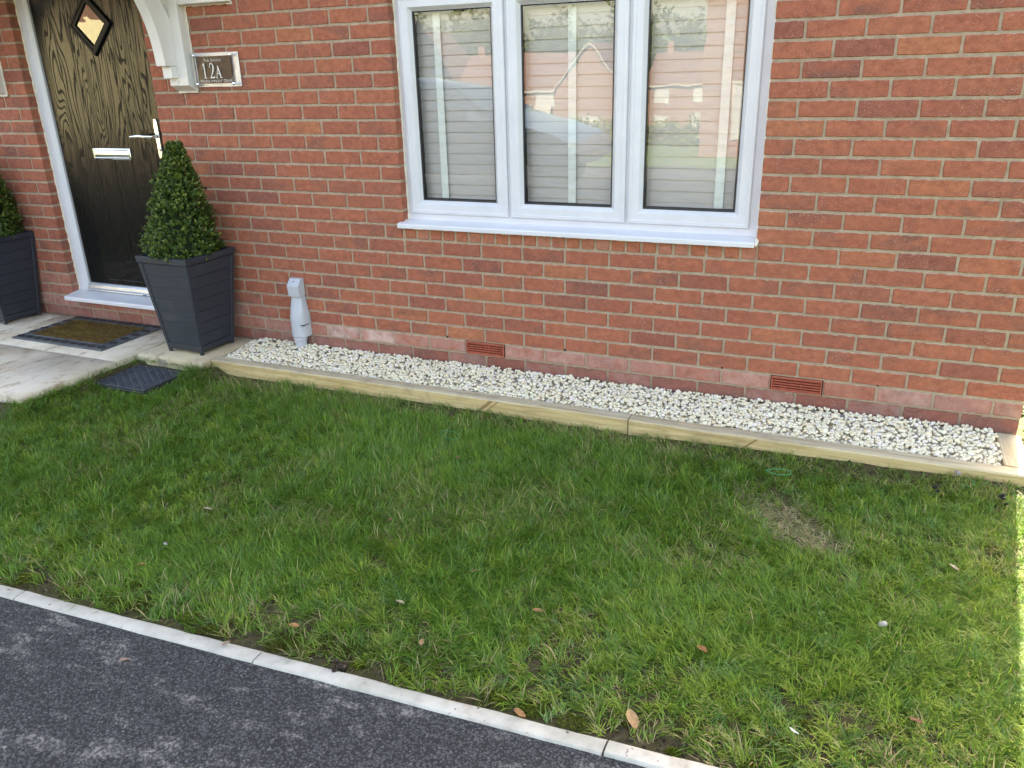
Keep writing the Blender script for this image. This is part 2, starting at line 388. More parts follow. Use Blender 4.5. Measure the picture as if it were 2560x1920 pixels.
# ================================================================== SETTING: ground, road, kerb, path
def ground_z(y): return -.20 if y > -7 else (-.20 - (min(-7-y, 75))*.072)
g = G(); ys = [60, 20, 0.2, -.1, -2.15] + [-7, -14, -22, -30, -45, -60, -82, -130, -260, -900]; xs = [-700, -200, -60, -20, -8, -3, 0, 3, 10, 30, 100, 700]
vs_ = []; fs_ = []
for y in ys:
    for x in xs: vs_.append((x, y, ground_z(y) + (max(0, (-y-100))*.05 if y < -100 else 0)))
for i in range(len(ys)-1):
    for j in range(len(xs)-1):
        a = i*len(xs)+j; fs_.append((a, a+1, a+1+len(xs), a+len(xs)))
tag(g.add(vs_, fs_).build('ground', MAT['ground']), kind='structure')
KS = .0527
def kerb_y(x): return -2.219 + KS*x                       # lawn side edge of the kerb
g = G()
vs_ = []; fs_ = []
rxs = [-40, -8, -3, -1, 0, 1, 2, 3, 8, 30]; rys = [None, -3, -4, -5, -6.5, -7.0, -11, -15.2]
for ry in rys:
    for x in rxs: vs_.append((x, (kerb_y(x)-.056) if ry is None else ry, -.152 if (ry is None or ry > -6.9) else ground_z(ry)+.02))
for i in range(len(rys)-1):
    for j in range(len(rxs)-1):
        a = i*len(rxs)+j; fs_.append((a, a+1, a+1+len(rxs), a+len(rxs)))
tag(g.add(vs_, fs_).build('road', MAT['asphalt']), kind='structure')
kerb = bpy.data.objects.new('kerb', None); COL.objects.link(kerb); tag(kerb, kind='structure'); ORG['kerb'] = (0,0,0)
kj = [-4.39, -3.42, -2.45, -1.485, -.517, .421, 1.452, 2.42, 3.39, 4.36]
for i in range(len(kj)-1):
    a, b = kj[i]+.003, kj[i+1]-.003; g = G(); n = 14; rings = []
    dz = RND.uniform(-.003, .003)
    for k in range(n+1):
        x = a+(b-a)*k/n; y0 = kerb_y(x); j1 = RND.uniform(-.0018, .0018); j2 = RND.uniform(-.0018, .0018); zt = -.144+dz+RND.uniform(-.0008, .0008)
        rings.append([(x, y0-.056+j1, -.30), (x, y0-.056+j1, zt-.006), (x, y0-.051+j1, zt), (x, y0-.012+j2, zt), (x, y0+j2, zt-.010), (x, y0+j2, -.30)])
    g.loft(rings).build('kerb_stone', MAT['kerb'], kerb, smooth=True, angle=50)

path = bpy.data.objects.new('path', None); COL.objects.link(path); tag(path, kind='structure'); ORG['path'] = (0,0,0)
G().box(-4.5, -1.94, -1.19, .02, -.2, -.083).box(-1.94, -1.437, -.455, .02, -.2, -.083).build('path_bed', MAT['grout'], path)
def slab(x0, x1, y0, y1):
    g = G(); n = 9
    ed = []
    def edge(ax, ay, bx, by):
        for k in range(n):
            f = k/n; j = RND.uniform(-.003, .003) if k else 0
            dx, dy = bx-ax, by-ay; L = math.hypot(dx, dy)
            ed.append((ax+dx*f-dy/L*j, ay+dy*f+dx/L*j))
    edge(x0, y0, x1, y0); edge(x1, y0, x1, y1); edge(x1, y1, x0, y1); edge(x0, y1, x0, y0)
    cx, cy = (x0+x1)/2, (y0+y1)/2; zt = -.07 + RND.uniform(-.002, .002)
    ins = lambda d: [(x-math.copysign(d, x-cx), y-math.copysign(d, y-cy)) for x, y in ed]
    rings = [[(x, y, -.13) for x, y in ed], [(x, y, zt-.007) for x, y in ed], [(x, y, zt) for x, y in ins(.006)]]
    g.loft(rings).build('paving_slab', MAT['sandstone'], path, smooth=True, angle=60)
for x0, x1, y0, y1 in [(-2.515,-1.935,-1.195,-.603),(-3.10,-2.525,-1.195,-.60),(-3.69,-3.11,-1.195,-.60),(-4.28,-3.70,-1.195,-.60),
                       (-2.515,-1.935,-.595,-.004),(-3.10,-2.525,-.592,-.004),(-3.69,-3.11,-.592,-.004),(-4.28,-3.70,-.592,-.004),(-1.926,-1.437,-.457,-.004)]:
    slab(x0, x1, y0, y1)
# lawn soil sheet (gently uneven)
def lawn_in(x, y):
    ok = (y > kerb_y(x)+.004) & (y < -.402) & (x > -4.2) & (x < 4.3)
    ok &= ~((x < -1.925) & (y > -1.20)); ok &= ~((x < -1.43) & (y > -.462))
    return ok
def lawn_z(x, y):
    dp1 = np.where(y > -1.21, x+1.93, np.hypot(np.maximum(x+1.93, 0), y+1.20))            # distance to the paving edges
    dp2 = np.where(x < -1.43, -.462-y, np.hypot(x+1.43, np.maximum(-.462-y, 0)))
    d = np.clip(np.minimum(np.abs(dp1), np.where(x > -1.95, np.abs(dp2), 9))/.14, 0, 1)
    tr = np.clip((x-.9)/1.4, 0, 1)*np.clip(1-(-.40-y)/.30, 0, 1)
    tb = np.where(x > -1.44, np.clip(1-(-.40-y)/.10, 0, 1), 0)
    z = .034*tr*tr*(3-2*tr) + .014*tb -.168 + .016*fbm(x, y, 2.3, 5) + .008*fbm(x, y, 9, 9) + .056*(1-d*d*(3-2*d))
    return np.where((x > -1.90) & (x < -1.512) & (y > -.815) & (y < -.475), -.165, z)
gx, gy = np.meshgrid(np.linspace(-4.3, 4.4, 150), np.linspace(-2.5, -.33, 60)); gx = gx.ravel(); gy = gy.ravel()
gy = np.maximum(gy, kerb_y(gx)-.01)
gz = lawn_z(gx, gy); idx = np.arange(150*60).reshape(60, 150)
q = np.stack([idx[:-1,:-1], idx[:-1,1:], idx[1:,1:], idx[1:,:-1]], -1).reshape(-1, 4)
tag(np_mesh('lawn', np.stack([gx, gy, gz], 1), q.ravel(), np.full(len(q), 4), MAT['soil'], smooth=True), kind='structure')

# ================================================================== THE HOUSE
house = thing('brick_house', 'red brick house front with white window, black door and pale mortar', 'house', (0,0,0))
BR = .005
WX0, WX1 = -4.28, 2.584
DX0, DX1 = -2.956, -1.9125           # door opening
VX0, VX1 = -.3325, 1.4575            # window opening
openings = [(DX0, DX1, .075, 2.175), (VX0, VX1, .675, 1.80)]
def project(x, y, z):
    d = Vector((x, y, z)) - CAM_C; w = d.dot(CAM_F)
    return (1280+2004.67*d.dot(CAM_X)/w, 960+2004.67*d.dot(CAM_D)/w)
bricks = []                          # (x0,x1,row,kind)
for r in range(-3, 30):
    zc = (r+.5)*.075
    segs = [(WX0, WX1)]
    for (a, b, z0, z1) in openings:
        if z0 < zc < z1:
            ns = []
            for s0, s1 in segs:
                if b <= s0 or a >= s1: ns.append((s0, s1)); continue
                if a > s0: ns.append((s0, a))
                if b < s1: ns.append((b, s1))
            segs = ns
    if r == 0: cut = [(0.0, .225), (1.575, 1.8)]
    elif r == 8: cut = [(VX0-.005, VX1+.005)]
    else: cut = []
    for a, b in cut:
        ns = []
        for s0, s1 in segs:
            if a > s0 and b < s1: ns += [(s0, a-BR), (b+BR, s1)]
            else: ns.append((s0, s1))
        segs = ns
    for s0, s1 in segs:
        off = .5 if r % 2 else 0.
        if r >= 1 and s1 <= DX0+.01: js = [DX0+.005-(0 if r % 2 else .1125)-.225*k for k in range(12)]
        else: js = [(k+off)*.225 for k in range(-24, 14)]
        js = sorted(j for j in js if s0+.045 < j < s1-.045)
        xs_ = [s0-BR]+js+[s1+BR]
        for a, b in zip(xs_[:-1], xs_[1:]): bricks.append((a+BR, b-BR, r, 's'))
for k in range(24): bricks.append((VX0+.075*k+.004+(.001), VX0+.075*k+.071-.001, 8, 'h'))
variants = {}
def brick_geo(L, H, seed, c=.0035, D=.1025):
    rr = random.Random(seed); j = lambda s=.0009: rr.uniform(-s, s)
    l, h = L/2, H/2
    P = [(-l,-h),(-l*.4,-h),(l*.35,-h),(l,-h),(l,0),(l,h),(l*.4,h),(-l*.35,h),(-l,h),(-l,0)]
    B = []
    for i, (x, z) in enumerate(P):
        if i in (0,3,5,8): k = rr.uniform(.0, .0022); B.append((x-math.copysign(k, x), z-math.copysign(k, z)))
        elif i in (4, 9): B.append((x+j(), z))
        else: B.append((x+j(.01), z+j()))
    A = [(x-math.copysign(c, x) if abs(abs(x)-l) < .006 else x, z-math.copysign(c, z) if abs(abs(z)-h) < .006 else z) for x, z in B]
    vs = [(x, j(.0006), z) for x, z in A]+[(x, .0045, z) for x, z in B]+[(x, D, z) for x, z in B]
    n = 10; fs = [tuple(range(n))]
    for a in (0, n):
        for i in range(n): k = (i+1) % n; fs.append((a+k, a+i, a+n+i, a+n+k))
    return vs, fs
def brick_mesh(L, H, seed):
    vs, fs = brick_geo(L, H, seed); me = bpy.data.meshes.new('brick'); me.from_pydata(vs, [], fs); me.materials.append(MAT['brick'])
    return me
def get_mesh(L, kind):
    if kind == 'h': key = ('h', RND.randrange(5)); dims = (.064, .062)
    elif abs(L-.215) < .005: key = ('f', RND.randrange(10)); dims = (.215, .065)
    elif abs(L-.1025) < .008: key = ('b', RND.randrange(4)); dims = (L, .065); key = (*key, round(L, 3))
    else: key = ('c', round(L, 3)); dims = (L, .065)
    if key not in variants: variants[key] = brick_mesh(*dims, len(variants)+3)
    return variants[key]
def brick_tone(x0, x1, r, kind):
    R_ = random.Random(hash((round(x0*1000), r, kind)) & 0xffff)
    a = min(1, max(0, R_.gauss(.56, .145))); g_ = R_.random(); e = 0.
    if R_.random() < .05: a = R_.uniform(.14, .28)
    if R_.random() < .02: a = R_.uniform(.88, 1)
    if kind == 'h': a = R_.uniform(.70, .92); g_ = 0; e = R_.choice([0,0,.05,.2])
    if r == 0: e = R_.uniform(.12, .6); a = min(a, .6)
    if r == 0 and -.95 < x0 < -.45: e = 1.0
    if r == -1: e = R_.uniform(.0, .35); a = .12; g_ = .95
    if r < -1: a = .05
    if x1 < -1.2 and r in (0, 1, 2): e = max(e, R_.uniform(.1, .3)); a = min(a, .42)
    return (a, g_, e, 1)
scored = []
for b in bricks:
    x0, x1, r, k = b; px = [project(x, 0, z) for x in (x0, x1) for z in (r*.075+.005, r*.075+.07)]
    cx = [min(max(p_[0], 0), 2560) for p_ in px]; cy = [min(max(p_[1], 0), 1920) for p_ in px]
    scored.append(((max(cx)-min(cx))*(max(cy)-min(cy)), b))
scored.sort(key=lambda s: -s[0])
jv, jf, jt = [], [], []
for i, (sc, (x0, x1, r, kind)) in enumerate(scored):
    L = x1-x0; xc, zc = (x0+x1)/2, (r+.5)*.075; yo = RND.uniform(-.0012, .0008) + (.007 if r < 0 else 0)
    tone = brick_tone(x0, x1, r, kind); zj = RND.uniform(-.0012, .0012)
    if kind == 'h': zc = .6+.0365; yo = RND.uniform(-.001, .0005)
    if i < 300 and sc > 0:
        o = bpy.data.objects.new('brick', get_mesh(L, kind)); COL.objects.link(o); o.parent = house
        o.location = (xc, yo, zc+zj); o.color = tone
        if RND.random() < .5: o.rotation_euler = (0, RND.uniform(-.003, .003), 0)
    else:
        vs, fs = brick_geo(.064 if kind == 'h' else L, .062 if kind == 'h' else .065, i+77)
        o_ = len(jv); jv += [(x+xc, y+yo, z+zc+zj) for x, y, z in vs]; jf += [tuple(k+o_ for k in f) for f in fs]; jt += [tone]*len(vs)
me = bpy.data.meshes.new('brickwork'); me.from_pydata(jv, [], jf); a_ = me.attributes.new('tone', 'FLOAT_COLOR', 'POINT')
a_.data.foreach_set('color', np.array(jt, dtype=np.float32).ravel()); me.materials.append(MAT['brick_j'])
o = bpy.data.objects.new('brickwork', me); COL.objects.link(o); o.parent = house; tag(o, kind='stuff')
# mortar body with openings
MY = .0048
openings += [(.001, .224, .001, .074), (1.576, 1.799, .001, .074)]                  # air bricks pass through the wall
xb = sorted({WX0, WX1-.002, *[v for a in openings for v in a[:2]]}); zb = sorted({-.5, 2.25, -.003, *[v for a in openings for v in a[2:]]})
g = G()
for i in range(len(xb)-1):
    for j in range(len(zb)-1):
        xm, zm = (xb[i]+xb[i+1])/2, (zb[j]+zb[j+1])/2
        if any(a < xm < b and c_ < zm < d for a, b, c_, d in openings): continue
        dl_ = .0035 if any(abs(xb[i]-a[1]) < 1e-6 and a[2] < zm < a[3] for a in openings) else 0
        dr_ = .0035 if any(abs(xb[i+1]-a[0]) < 1e-6 and a[2] < zm < a[3] for a in openings) else 0
        g.box(xb[i]+dl_, xb[i+1]-dr_, MY+((.006 if zm < -.003 else 0)), .1, zb[j], zb[j+1])
g.build('mortar', MAT['mortar'], house)
G().box(WX0-3, WX1-.001, .0, .1, 2.2505, 5.2).build('upper_wall', MAT['brick_tex'], house)
G().box(WX0-3, WX0-.0005, .001, .1, -.5, 2.25).build('wall', MAT['brick_tex'], house)
G().box(WX1-.25, WX1-.003, .1035, 8, -.5, 5.2).build('side_wall', MAT['brick_tex'], house)
g = G().box(WX0-3, WX1-.26, 7.8, 8, -.5, 5.2); g.box(WX0-3, WX0-2.8, .11, 7.79, -.5, 5.2); g.build('rear_wall', MAT['brick_tex'], house)
G().box(WX0-2.7, WX1-.3, .32, .34, -.5, 5.1).build('dark_room_backing', MAT['dark'], house)  # near-black sheet added behind the openings, its colour standing for the unlit room
x0, x1 = WX0-3.2, WX1+.02
G().loft([[(x0, -.4, 5.1), (x0, 4, 8.3), (x0, 8.4, 5.1), (x0, 8.4, 4.98), (x0, 4, 8.15), (x0, -.4, 4.98)], [(x1, -.4, 5.1), (x1, 4, 8.3), (x1, 8.4, 5.1), (x1, 8.4, 4.98), (x1, 4, 8.15), (x1, -.4, 4.98)]]).build('roof', MAT['roof'], house)
g = G()
for xx in (WX1-.24, WX0-2.98): g.loft([[(xx, .1, 5.2), (xx, 7.9, 5.2), (xx, 4, 8.1)], [(xx+.2, .1, 5.2), (xx+.2, 7.9, 5.2), (xx+.2, 4, 8.1)]])
g.build('gable', MAT['brick_tex'], house)
# air bricks: frame, louvres and stiffeners
for ax in (0.0, 1.575):
    g = G(); g.ringframe(ax+.002, ax+.223, .003, .072, [(0,.05),(0,-.002),(.004,-.003),(.006,-.002),(.006,.05)])
    ab = g.build('air_brick', MAT['terracotta'], house)
    G().box(ax+.006, ax+.219, .045, .048, .006, .069).build('vent_back', MAT['dark'], ab)
    for k in range(5):
        z = .0095+k*.0125
        G().profile_x([(.002,z),(.0015,z+.0058),(.022,z+.0085),(.022,z+.0025)], ax+.0065, ax+.2185).build('louvre', MAT['terracotta'], ab)
    g = G()
    for k in range(1, 5): g.box(ax+.223*k/5-.0012, ax+.223*k/5+.0012, -.0005, .02, .006, .069)
    g.build('stiffener', MAT['terracotta'], ab)
for x in (-.1125, .5625-.225*.5+.1125+.0, 1.0125+.225*1.5, 2.0125+.0125): 
    G().box(x-.0045, x+.0045, .0005, .006, .078, .088).build('weep_hole', MAT['dark'], house)

# ------------------------------------------------------------------ window
FY = .058
g = G(); fz0, fz1 = .695, 1.798
g.ringframe(VX0+.001, VX1-.001, fz0, fz1, [(0,.125),(0,FY+.004),(.004,FY),(.046,FY),(.05,FY+.006),(.05,.125)])
for mx in (.2555, .8525): g.add(*[[(mx-.03,FY+.0012,fz0+.047),(mx+.03,FY+.0012,fz0+.047),(mx+.03,FY+.0012,fz1-.047),(mx-.03,FY+.0012,fz1-.047),(mx-.03,.12,fz0+.047),(mx+.03,.12,fz0+.047),(mx+.03,.12,fz1-.047),(mx-.03,.12,fz1-.047)],[(0,1,2,3),(1,5,6,2),(4,0,3,7)]])
window = g.build('window', MAT['upvc'], house, smooth=True)
SASH = [(-.304,.2475),(.2635,.8445),(.8600,1.4145)]
blinds = []
PR = [(0,FY-.0005),(0,FY-.010),(.004,FY-.0145),(.017,FY-.016),(.0195,FY-.0135),(.024,FY-.014),(.050,FY-.014),(.066,FY+.006),(.069,FY+.006),(.069,FY+.02)]
for i, (a, b) in enumerate(SASH):
    G().ringframe(a, b, .732, 1.760, PR).build('sash', MAT['upvc'], window, smooth=True, angle=25)
    G().ringframe(a, b, .732, 1.760, [(.0675,FY+.004),(.0725,FY+.006),(.0725,FY+.022),(.079,FY+.022)]).build('gasket', MAT['gasket'], window)
    gx0, gx1, gz0, gz1 = a+.068, b-.068, .80, 1.692
    G().add([(gx0,FY+.0125,gz0),(gx1,FY+.0125,gz0),(gx1,FY+.0125,gz1),(gx0,FY+.0125,gz1)], [(0,1,2,3)]).build('pane', MAT['pane'], window)
    G().ringframe(gx0-.004, gx1+.004, gz0-.004, gz1+.004, [(0,.08),(.008,.08),(.008,.094),(0,.094)]).build('spacer_bar', MAT['alu'], window)
G().profile_x([(-.034,.6645),(-.034,.683),(-.030,.6885),(.066,.701),(.066,.6735),(-.022,.6725),(-.022,.6645)], -.352, 1.4525).build('sill', MAT['upvc'], window, bevel=.0012)
def bead(name, pts, r, parent, jit=.4, step=.02):
    P = []
    for (a, b) in zip(pts[:-1], pts[1:]):
        a, b = Vector(a), Vector(b); n = max(1, int((b-a).length/step))
        for k in range(n): P.append(a.lerp(b, k/n))
    P.append(Vector(pts[-1])); rr = [r*(1+RND.uniform(-jit, jit)) for _ in P]
    return G().tube(P, rr, 6).build(name, MAT['sealant'], parent, smooth=True, angle=80)
bead('sealant', [(VX0+.003,FY-.002,fz0),(VX0+.003,FY-.002,1.8)], .0075, window)
bead('sealant', [(VX1-.001,FY-.004,fz0+.01),(VX1-.001,FY-.004,1.8)], .009, window)
bead('sealant', [(-.345,-.004,.664),(1.452,-.004,.664)], .006, window, .55)
bead('sealant', [(1.455,-.022,.67),(1.460,-.012,.685),(1.4575,.03,.70),(1.4565,.055,.71)], .010, window, .3)
bead('sealant', [(-.351,-.012,.668),(-.347,-.006,.685),(-.335,.03,.699)], .006, window)
# blinds hang inside: things of their own
tapes = [(-.15,-.111),(.543,.583),(1.245,1.285)]
bl_lab = ['closed pale grey slatted blind behind the left window pane', 'closed pale grey slatted blind behind the middle window pane', 'closed pale grey slatted blind behind the right window pane']
slat_me = {}
for i, (a, b) in enumerate(SASH):
    bx0, bx1 = a+.058, b-.046
    bl = thing('window_blind', bl_lab[i], 'blind', ((bx0+bx1)/2, .12, .78), 'blinds in the front window')
    W = bx1-bx0
    for k in range(19):
        z = .80+k*.0515
        key = round(W, 3)
        if key not in slat_me:
            g = G(); rings = []
            for xx in (-W/2, W/2):
                pr = []
                for q_ in range(7):
                    s_ = -1+q_/3; th = math.radians(-83); w_ = .0265*s_; c_ = .0012*(1-s_*s_)
                    pr.append((xx, math.cos(th)*w_+math.sin(th)*c_, -math.sin(th)*w_+math.cos(th)*c_))
                pr += [(x_, y_+.0016, z_) for x_, y_, z_ in reversed(pr)]
                rings.append(pr)
            g.loft(rings); o = g.build('slat', MAT['slat'], bl, org=(0,0,0), smooth=True, angle=50); slat_me[key] = o.data
        else:
            o = bpy.data.objects.new('slat', slat_me[key]); COL.objects.link(o); o.parent = bl
        o.location = (0, 0, z-.78); o.rotation_euler = (RND.uniform(-.03, .03), RND.uniform(-.0012, .0012), 0)
    ta, tb = tapes[i]
    n = 60; g = G(); vs = []; fs = []
    for k in range(n+1):
        z = .78+k*(.97/n); y = .1065+.0012*math.sin(k*1.9)
        vs += [(ta, y, z), (tb, y, z)]
        if k: fs.append((2*k-2, 2*k-1, 2*k+1, 2*k))
    g.add(vs, fs).build('ladder_tape', MAT['tape'], bl)
    G().box(bx0, bx1, .108, .135, .765, .785).build('bottom_rail', MAT['slat'], bl, bevel=.002)
# ------------------------------------------------------------------ door
DY = .088
dzb, dzt = .16, 2.13
dl, dr = -2.868, -1.990
g = G()
nb = 8; bw = (dr-dl)/nb
pr = [(dl, DY+.044), (dl, DY)]
def grooved(x0, x1, z0, z1, y, n):
    vs = []; xs_ = []
    w_ = (x1-x0)/n
    for k in range(n):
        a = x0+k*w_; e = .0028
        xs_ += [(a, .0025 if k else 0), (a+e, 0), (a+w_-e, 0)]
    xs_.append((x1, 0)); fs = []
    for x, d in xs_: vs += [(x, y+d, z0), (x, y+d, z1)]
    for k in range(len(xs_)-1): fs.append((2*k, 2*k+2, 2*k+3, 2*k+1))
    return vs, fs
g.add(*grooved(dl, dr, dzb, dzt, DY, 6))
g.add([(dl,DY,dzb),(dl,DY,dzt),(dl,DY+.044,dzt),(dl,DY+.044,dzb)], [(0,1,2,3)])
g.add([(dr,DY,dzb),(dr,DY,dzt),(dr,DY+.044,dzt),(dr,DY+.044,dzb)], [(3,2,1,0)])
g.add([(dl,DY,dzb),(dr,DY,dzb),(dr,DY+.044,dzb),(dl,DY+.044,dzb)], [(3,2,1,0)])
door = g.build('door', MAT['door'], house)
# bottom rail panel, proud by a hair
G().ringframe(-2.735, -2.02, .185, .325, [(0,DY+.001),(.004,DY-.003),(.008,DY-.0015),(.009,DY-.0015)]).add([(-2.726,DY-.0015,.194),(-2.029,DY-.0015,.194),(-2.029,DY-.0015,.316),(-2.726,DY-.0015,.316)], [(0,1,2,3)]).build('kick_panel', MAT['door_flat'], door)
# door frame with its own opening
g = G()
g.loft([[(DX0+.001,.16,.11),(DX0+.001,.07,.11),(DX0+.006,.062,.11),(-2.897,.062,.11),(-2.876,.078,.11),(-2.876,.16,.11)], [(DX0+.001,.16,2.17),(DX0+.001,.07,2.17),(DX0+.006,.062,2.17),(-2.897,.062,2.17),(-2.876,.078,2.17),(-2.876,.16,2.17)]])
g.loft([[(DX1-.001,.16,.11),(DX1-.001,.07,.11),(DX1-.006,.062,.11),(-1.966,.062,.11),(-1.982,.078,.11),(-1.982,.16,.11)], [(DX1-.001,.16,2.17),(DX1-.001,.07,2.17),(DX1-.006,.062,2.17),(-1.966,.062,2.17),(-1.982,.078,2.17),(-1.982,.16,2.17)]])
g.box(-2.876, -1.982, .064, .16, 2.135, 2.17)
g.build('frame', MAT['upvc'], door, smooth=True)
bead('sealant', [(DX0+.002,.060,.11),(DX0+.002,.060,2.17)], .007, door, .5)
G().box(-2.874, -1.984, .10, .14, .105, .163).build('weather_seal', MAT['gasket'], door)
G().profile_x([(.05,.112),(.05,.120),(.062,.128),(.064,.146),(.076,.160),(.100,.160),(.100,.112)], -2.872, -1.986).build('threshold', MAT['alu'], door, bevel=.0012)
G().box(-2.37, -2.335, .0485, .052, .1135, .1195).build('drain_slot', MAT['dark'], door)
G().profile_x([(-.07,.064),(-.07,.085),(-.064,.091),(.066,.110),(.10,.110),(.10,.078),(-.05,.076),(-.05,.064)], -2.958, -1.93).build('sill', MAT['upvc'], door, bevel=.002)
# diamond glazing
cx, cz = -2.398, 1.729
def diamond(hw, hz, y): return [(cx-hw, y, cz), (cx, y, cz-hz), (cx+hw, y, cz), (cx, y, cz+hz)]
rings = [diamond(.172,.172,DY+.002), diamond(.172,.172,DY-.010), diamond(.164,.164,DY-.016), diamond(.146,.146,DY-.016), diamond(.142,.142,DY-.012), diamond(.120,.120,DY-.012), diamond(.108,.108,DY-.002), diamond(.104,.104,DY-.001)]
G().loft(rings, cap=False).build('glazing_frame', MAT['door_plain'], door)
G().add(diamond(.1075,.1075,DY-.0025), [(0,1,2,3)]).build('pane', MAT['mirror_pane'], door)
G().add(diamond(.1075,.1075,DY-.0012), [(0,1,2,3)]).build('glazing_backing', MAT['dark'], door)
# letter plate: stepped chrome surround with a recessed flap
lp = G().ringframe(-2.588, -2.272, .964, 1.036, [(0,DY+.001),(0,DY-.006),(.004,DY-.011),(.010,DY-.012),(.016,DY-.006)]).build('letter_plate', MAT['chrome'], door, smooth=True, angle=50)
G().profile_x([(DY-.004,.976),(DY-.011,.982),(DY-.0085,1.005),(DY-.006,1.022),(DY-.002,1.025)], -2.571, -2.289).build('letter_flap', MAT['chrome'], door, smooth=True, angle=60)
# lever handle on a long back plate
hx = -2.026
g = G(); rings = []
for y, s_ in ((DY+.001, 1), (DY-.008, 1), (DY-.011, .85)):
    ring = []
    for k in range(20):
        a_ = 2*math.pi*k/20; zz = .112*s_*math.sin(a_) ; ring.append((hx+.0145*s_*math.copysign(abs(math.cos(a_))**.6, math.cos(a_)), y, 1.087+math.copysign(abs(math.sin(a_))**.35, math.sin(a_))*.118*(.97+.03*s_)))
    rings.append(ring)
g.loft(rings).build('handle_plate', MAT['chrome'], door, smooth=True, angle=50)
G().tube([(hx,DY-.008,1.107),(hx,DY-.045,1.107),(hx-.012,DY-.056,1.107),(hx-.04,DY-.058,1.108),(hx-.10,DY-.056,1.110),(hx-.172,DY-.052,1.106)], [.011,.010,.011,.0105,.0115,.0075], 10).build('handle', MAT['chrome'], door, smooth=True, angle=60)
G().tube([(hx,DY-.010,1.03),(hx,DY-.016,1.03)], .008, 10).build('lock_cylinder', MAT['alu'], door)

# ------------------------------------------------------------------ canopy and its gallows brackets
canopy = thing('door_canopy', 'white timber canopy with curved gallows brackets above the front door', 'canopy', (-2.43, 0, 1.35))
def bracket(xl, s=1, src=[None]):
    px0, px1 = (xl, xl+.132)
    g = G().profile_x([(-.002,1.352),(-.060,1.386),(-.060,1.95),(-.002,1.95)], px0, px1)
    post = g.build('wall_post', MAT['upvc_beige'], canopy, bevel=.0015)
    bx0, bx1 = (px0+.004, px0+.070) if s > 0 else (px1-.070, px1-.004)
    out = [(-.141,1.486),(-.145,1.55),(-.152,1.61),(-.163,1.66),(-.176,1.71),(-.193,1.755),(-.214,1.80),(-.25,1.86),(-.30,1.92),(-.36,1.965)]
    inn = [(-.30,1.965),(-.23,1.92),(-.165,1.86),(-.105,1.807),(-.075,1.76),(-.0605,1.72),(-.0605,1.60),(-.0605,1.486)]
    G().profile_x(out+inn, bx0, bx1).build('brace', MAT['upvc_beige'], canopy, bevel=.0012)
    G().profile_x([(-.0605,1.424),(-.103,1.424),(-.103,1.4855),(-.0605,1.4855)], bx0, bx1-.004).build('brace_foot', MAT['upvc_beige'], canopy, bevel=.001)
    G().box(bx0, bx1, -.55, -.0605, 1.966, 2.05).build('beam', MAT['upvc_beige'], canopy, bevel=.0015)
    G().tube([(px0+.060,-.060,1.405),(px0+.060,-.066,1.405)], [.008,.006], 8).build('cover_cap', MAT['upvc_beige'], canopy)
    bead('sealant', [(px1+.003,-.003,1.355),(px1+.003,-.003,1.94)], .006, canopy)
    bead('sealant', [(px0,-.004,1.350),(px1+.003,-.004,1.350)], .005, canopy)
bracket(-1.717); bracket(-3.262, -1)
g = G().box(-3.55, -1.26, -.05, -.004, 1.787, 1.80)           # flashing board on the wall either side
G().box(-1.583, -1.262, -.055, -.003, 1.784, 1.93).build('fascia', MAT['upvc_beige'], canopy, bevel=.003)
bead('sealant', [(-1.58,-.004,1.781),(-1.262,-.004,1.781)], .007, canopy, .6)
G().box(-3.30, -1.26, -.62, -.002, 2.052, 2.09).build('soffit', MAT['upvc_beige'], canopy)
G().box(-3.32, -1.24, -.645, -.621, 2.02, 2.17).build('gutter', MAT['upvc_beige'], canopy, bevel=.004)
G().profile_x([(-.70,2.15),(-.70,2.18),(-.004,2.62),(-.004,2.10)], -3.34, -1.22).build('canopy_roof', MAT['roof'], canopy)

# ------------------------------------------------------------------ house name plate
sign = thing('house_sign', 'small clear and black house sign reading 12A beside the door canopy', 'house sign', (-1.417, 0, 1.462))
sx0, sx1, sz0, sz1 = -1.572, -1.262, 1.371, 1.552
G().box(sx0+.004, sx1-.004, -.008, -.003, sz0+.004, sz1-.004).build('back_plate', MAT['alu'], sign, bevel=.001)
G().box(sx0+.026, sx1-.050, -.0205, -.0185, sz0+.022, sz1-.022).build('black_panel', MAT['black'], sign)
G().box(sx0, sx1, -.0255, -.021, sz0, sz1).build('acrylic_front', MAT['acrylic'], sign)
for x in (sx0+.018, sx1-.040):
    for z in (sz0+.018, sz1-.018):
        G().tube([(x,-.003,z),(x,-.0272,z)], .0055, 12).build('standoff', MAT['chrome'], sign)
        G().tube([(x,-.0262,z),(x,-.031,z),(x,-.033,z)], [.009,.009,.006], 14).build('screw_cap', MAT['chrome'], sign, smooth=True)
TY = -.0262
def stroke(g, pts, ws, ox, oz, sx, sz):
    vs = []; fs = []; n = len(pts)
    for i, (x, z) in enumerate(pts):
        a = pts[max(0, i-1)]; b = pts[min(n-1, i+1)]; dx, dz = b[0]-a[0], b[1]-a[1]; L = math.hypot(dx, dz) or 1
        w = (ws[i] if isinstance(ws, list) else ws)/2
        for s_ in (1, -1): vs.append((ox+(x-s_*dz/L*w)*sx, TY, oz+(z+s_*dx/L*w)*sz))
        if i: fs.append((2*i-2, 2*i-1, 2*i+1, 2*i))
    g.add(vs, fs)
H = .076; SX = H*.66; ox, oz = -1.504, 1.419
g = G()
stroke(g, [(.26,.03),(.26,1.0)], .13, ox, oz, SX, H); stroke(g, [(.02,.84),(.12,.88),(.21,.97)], [.03,.05,.09], ox, oz, SX, H); stroke(g, [(.04,.018),(.50,.018)], .036, ox, oz, SX, H)
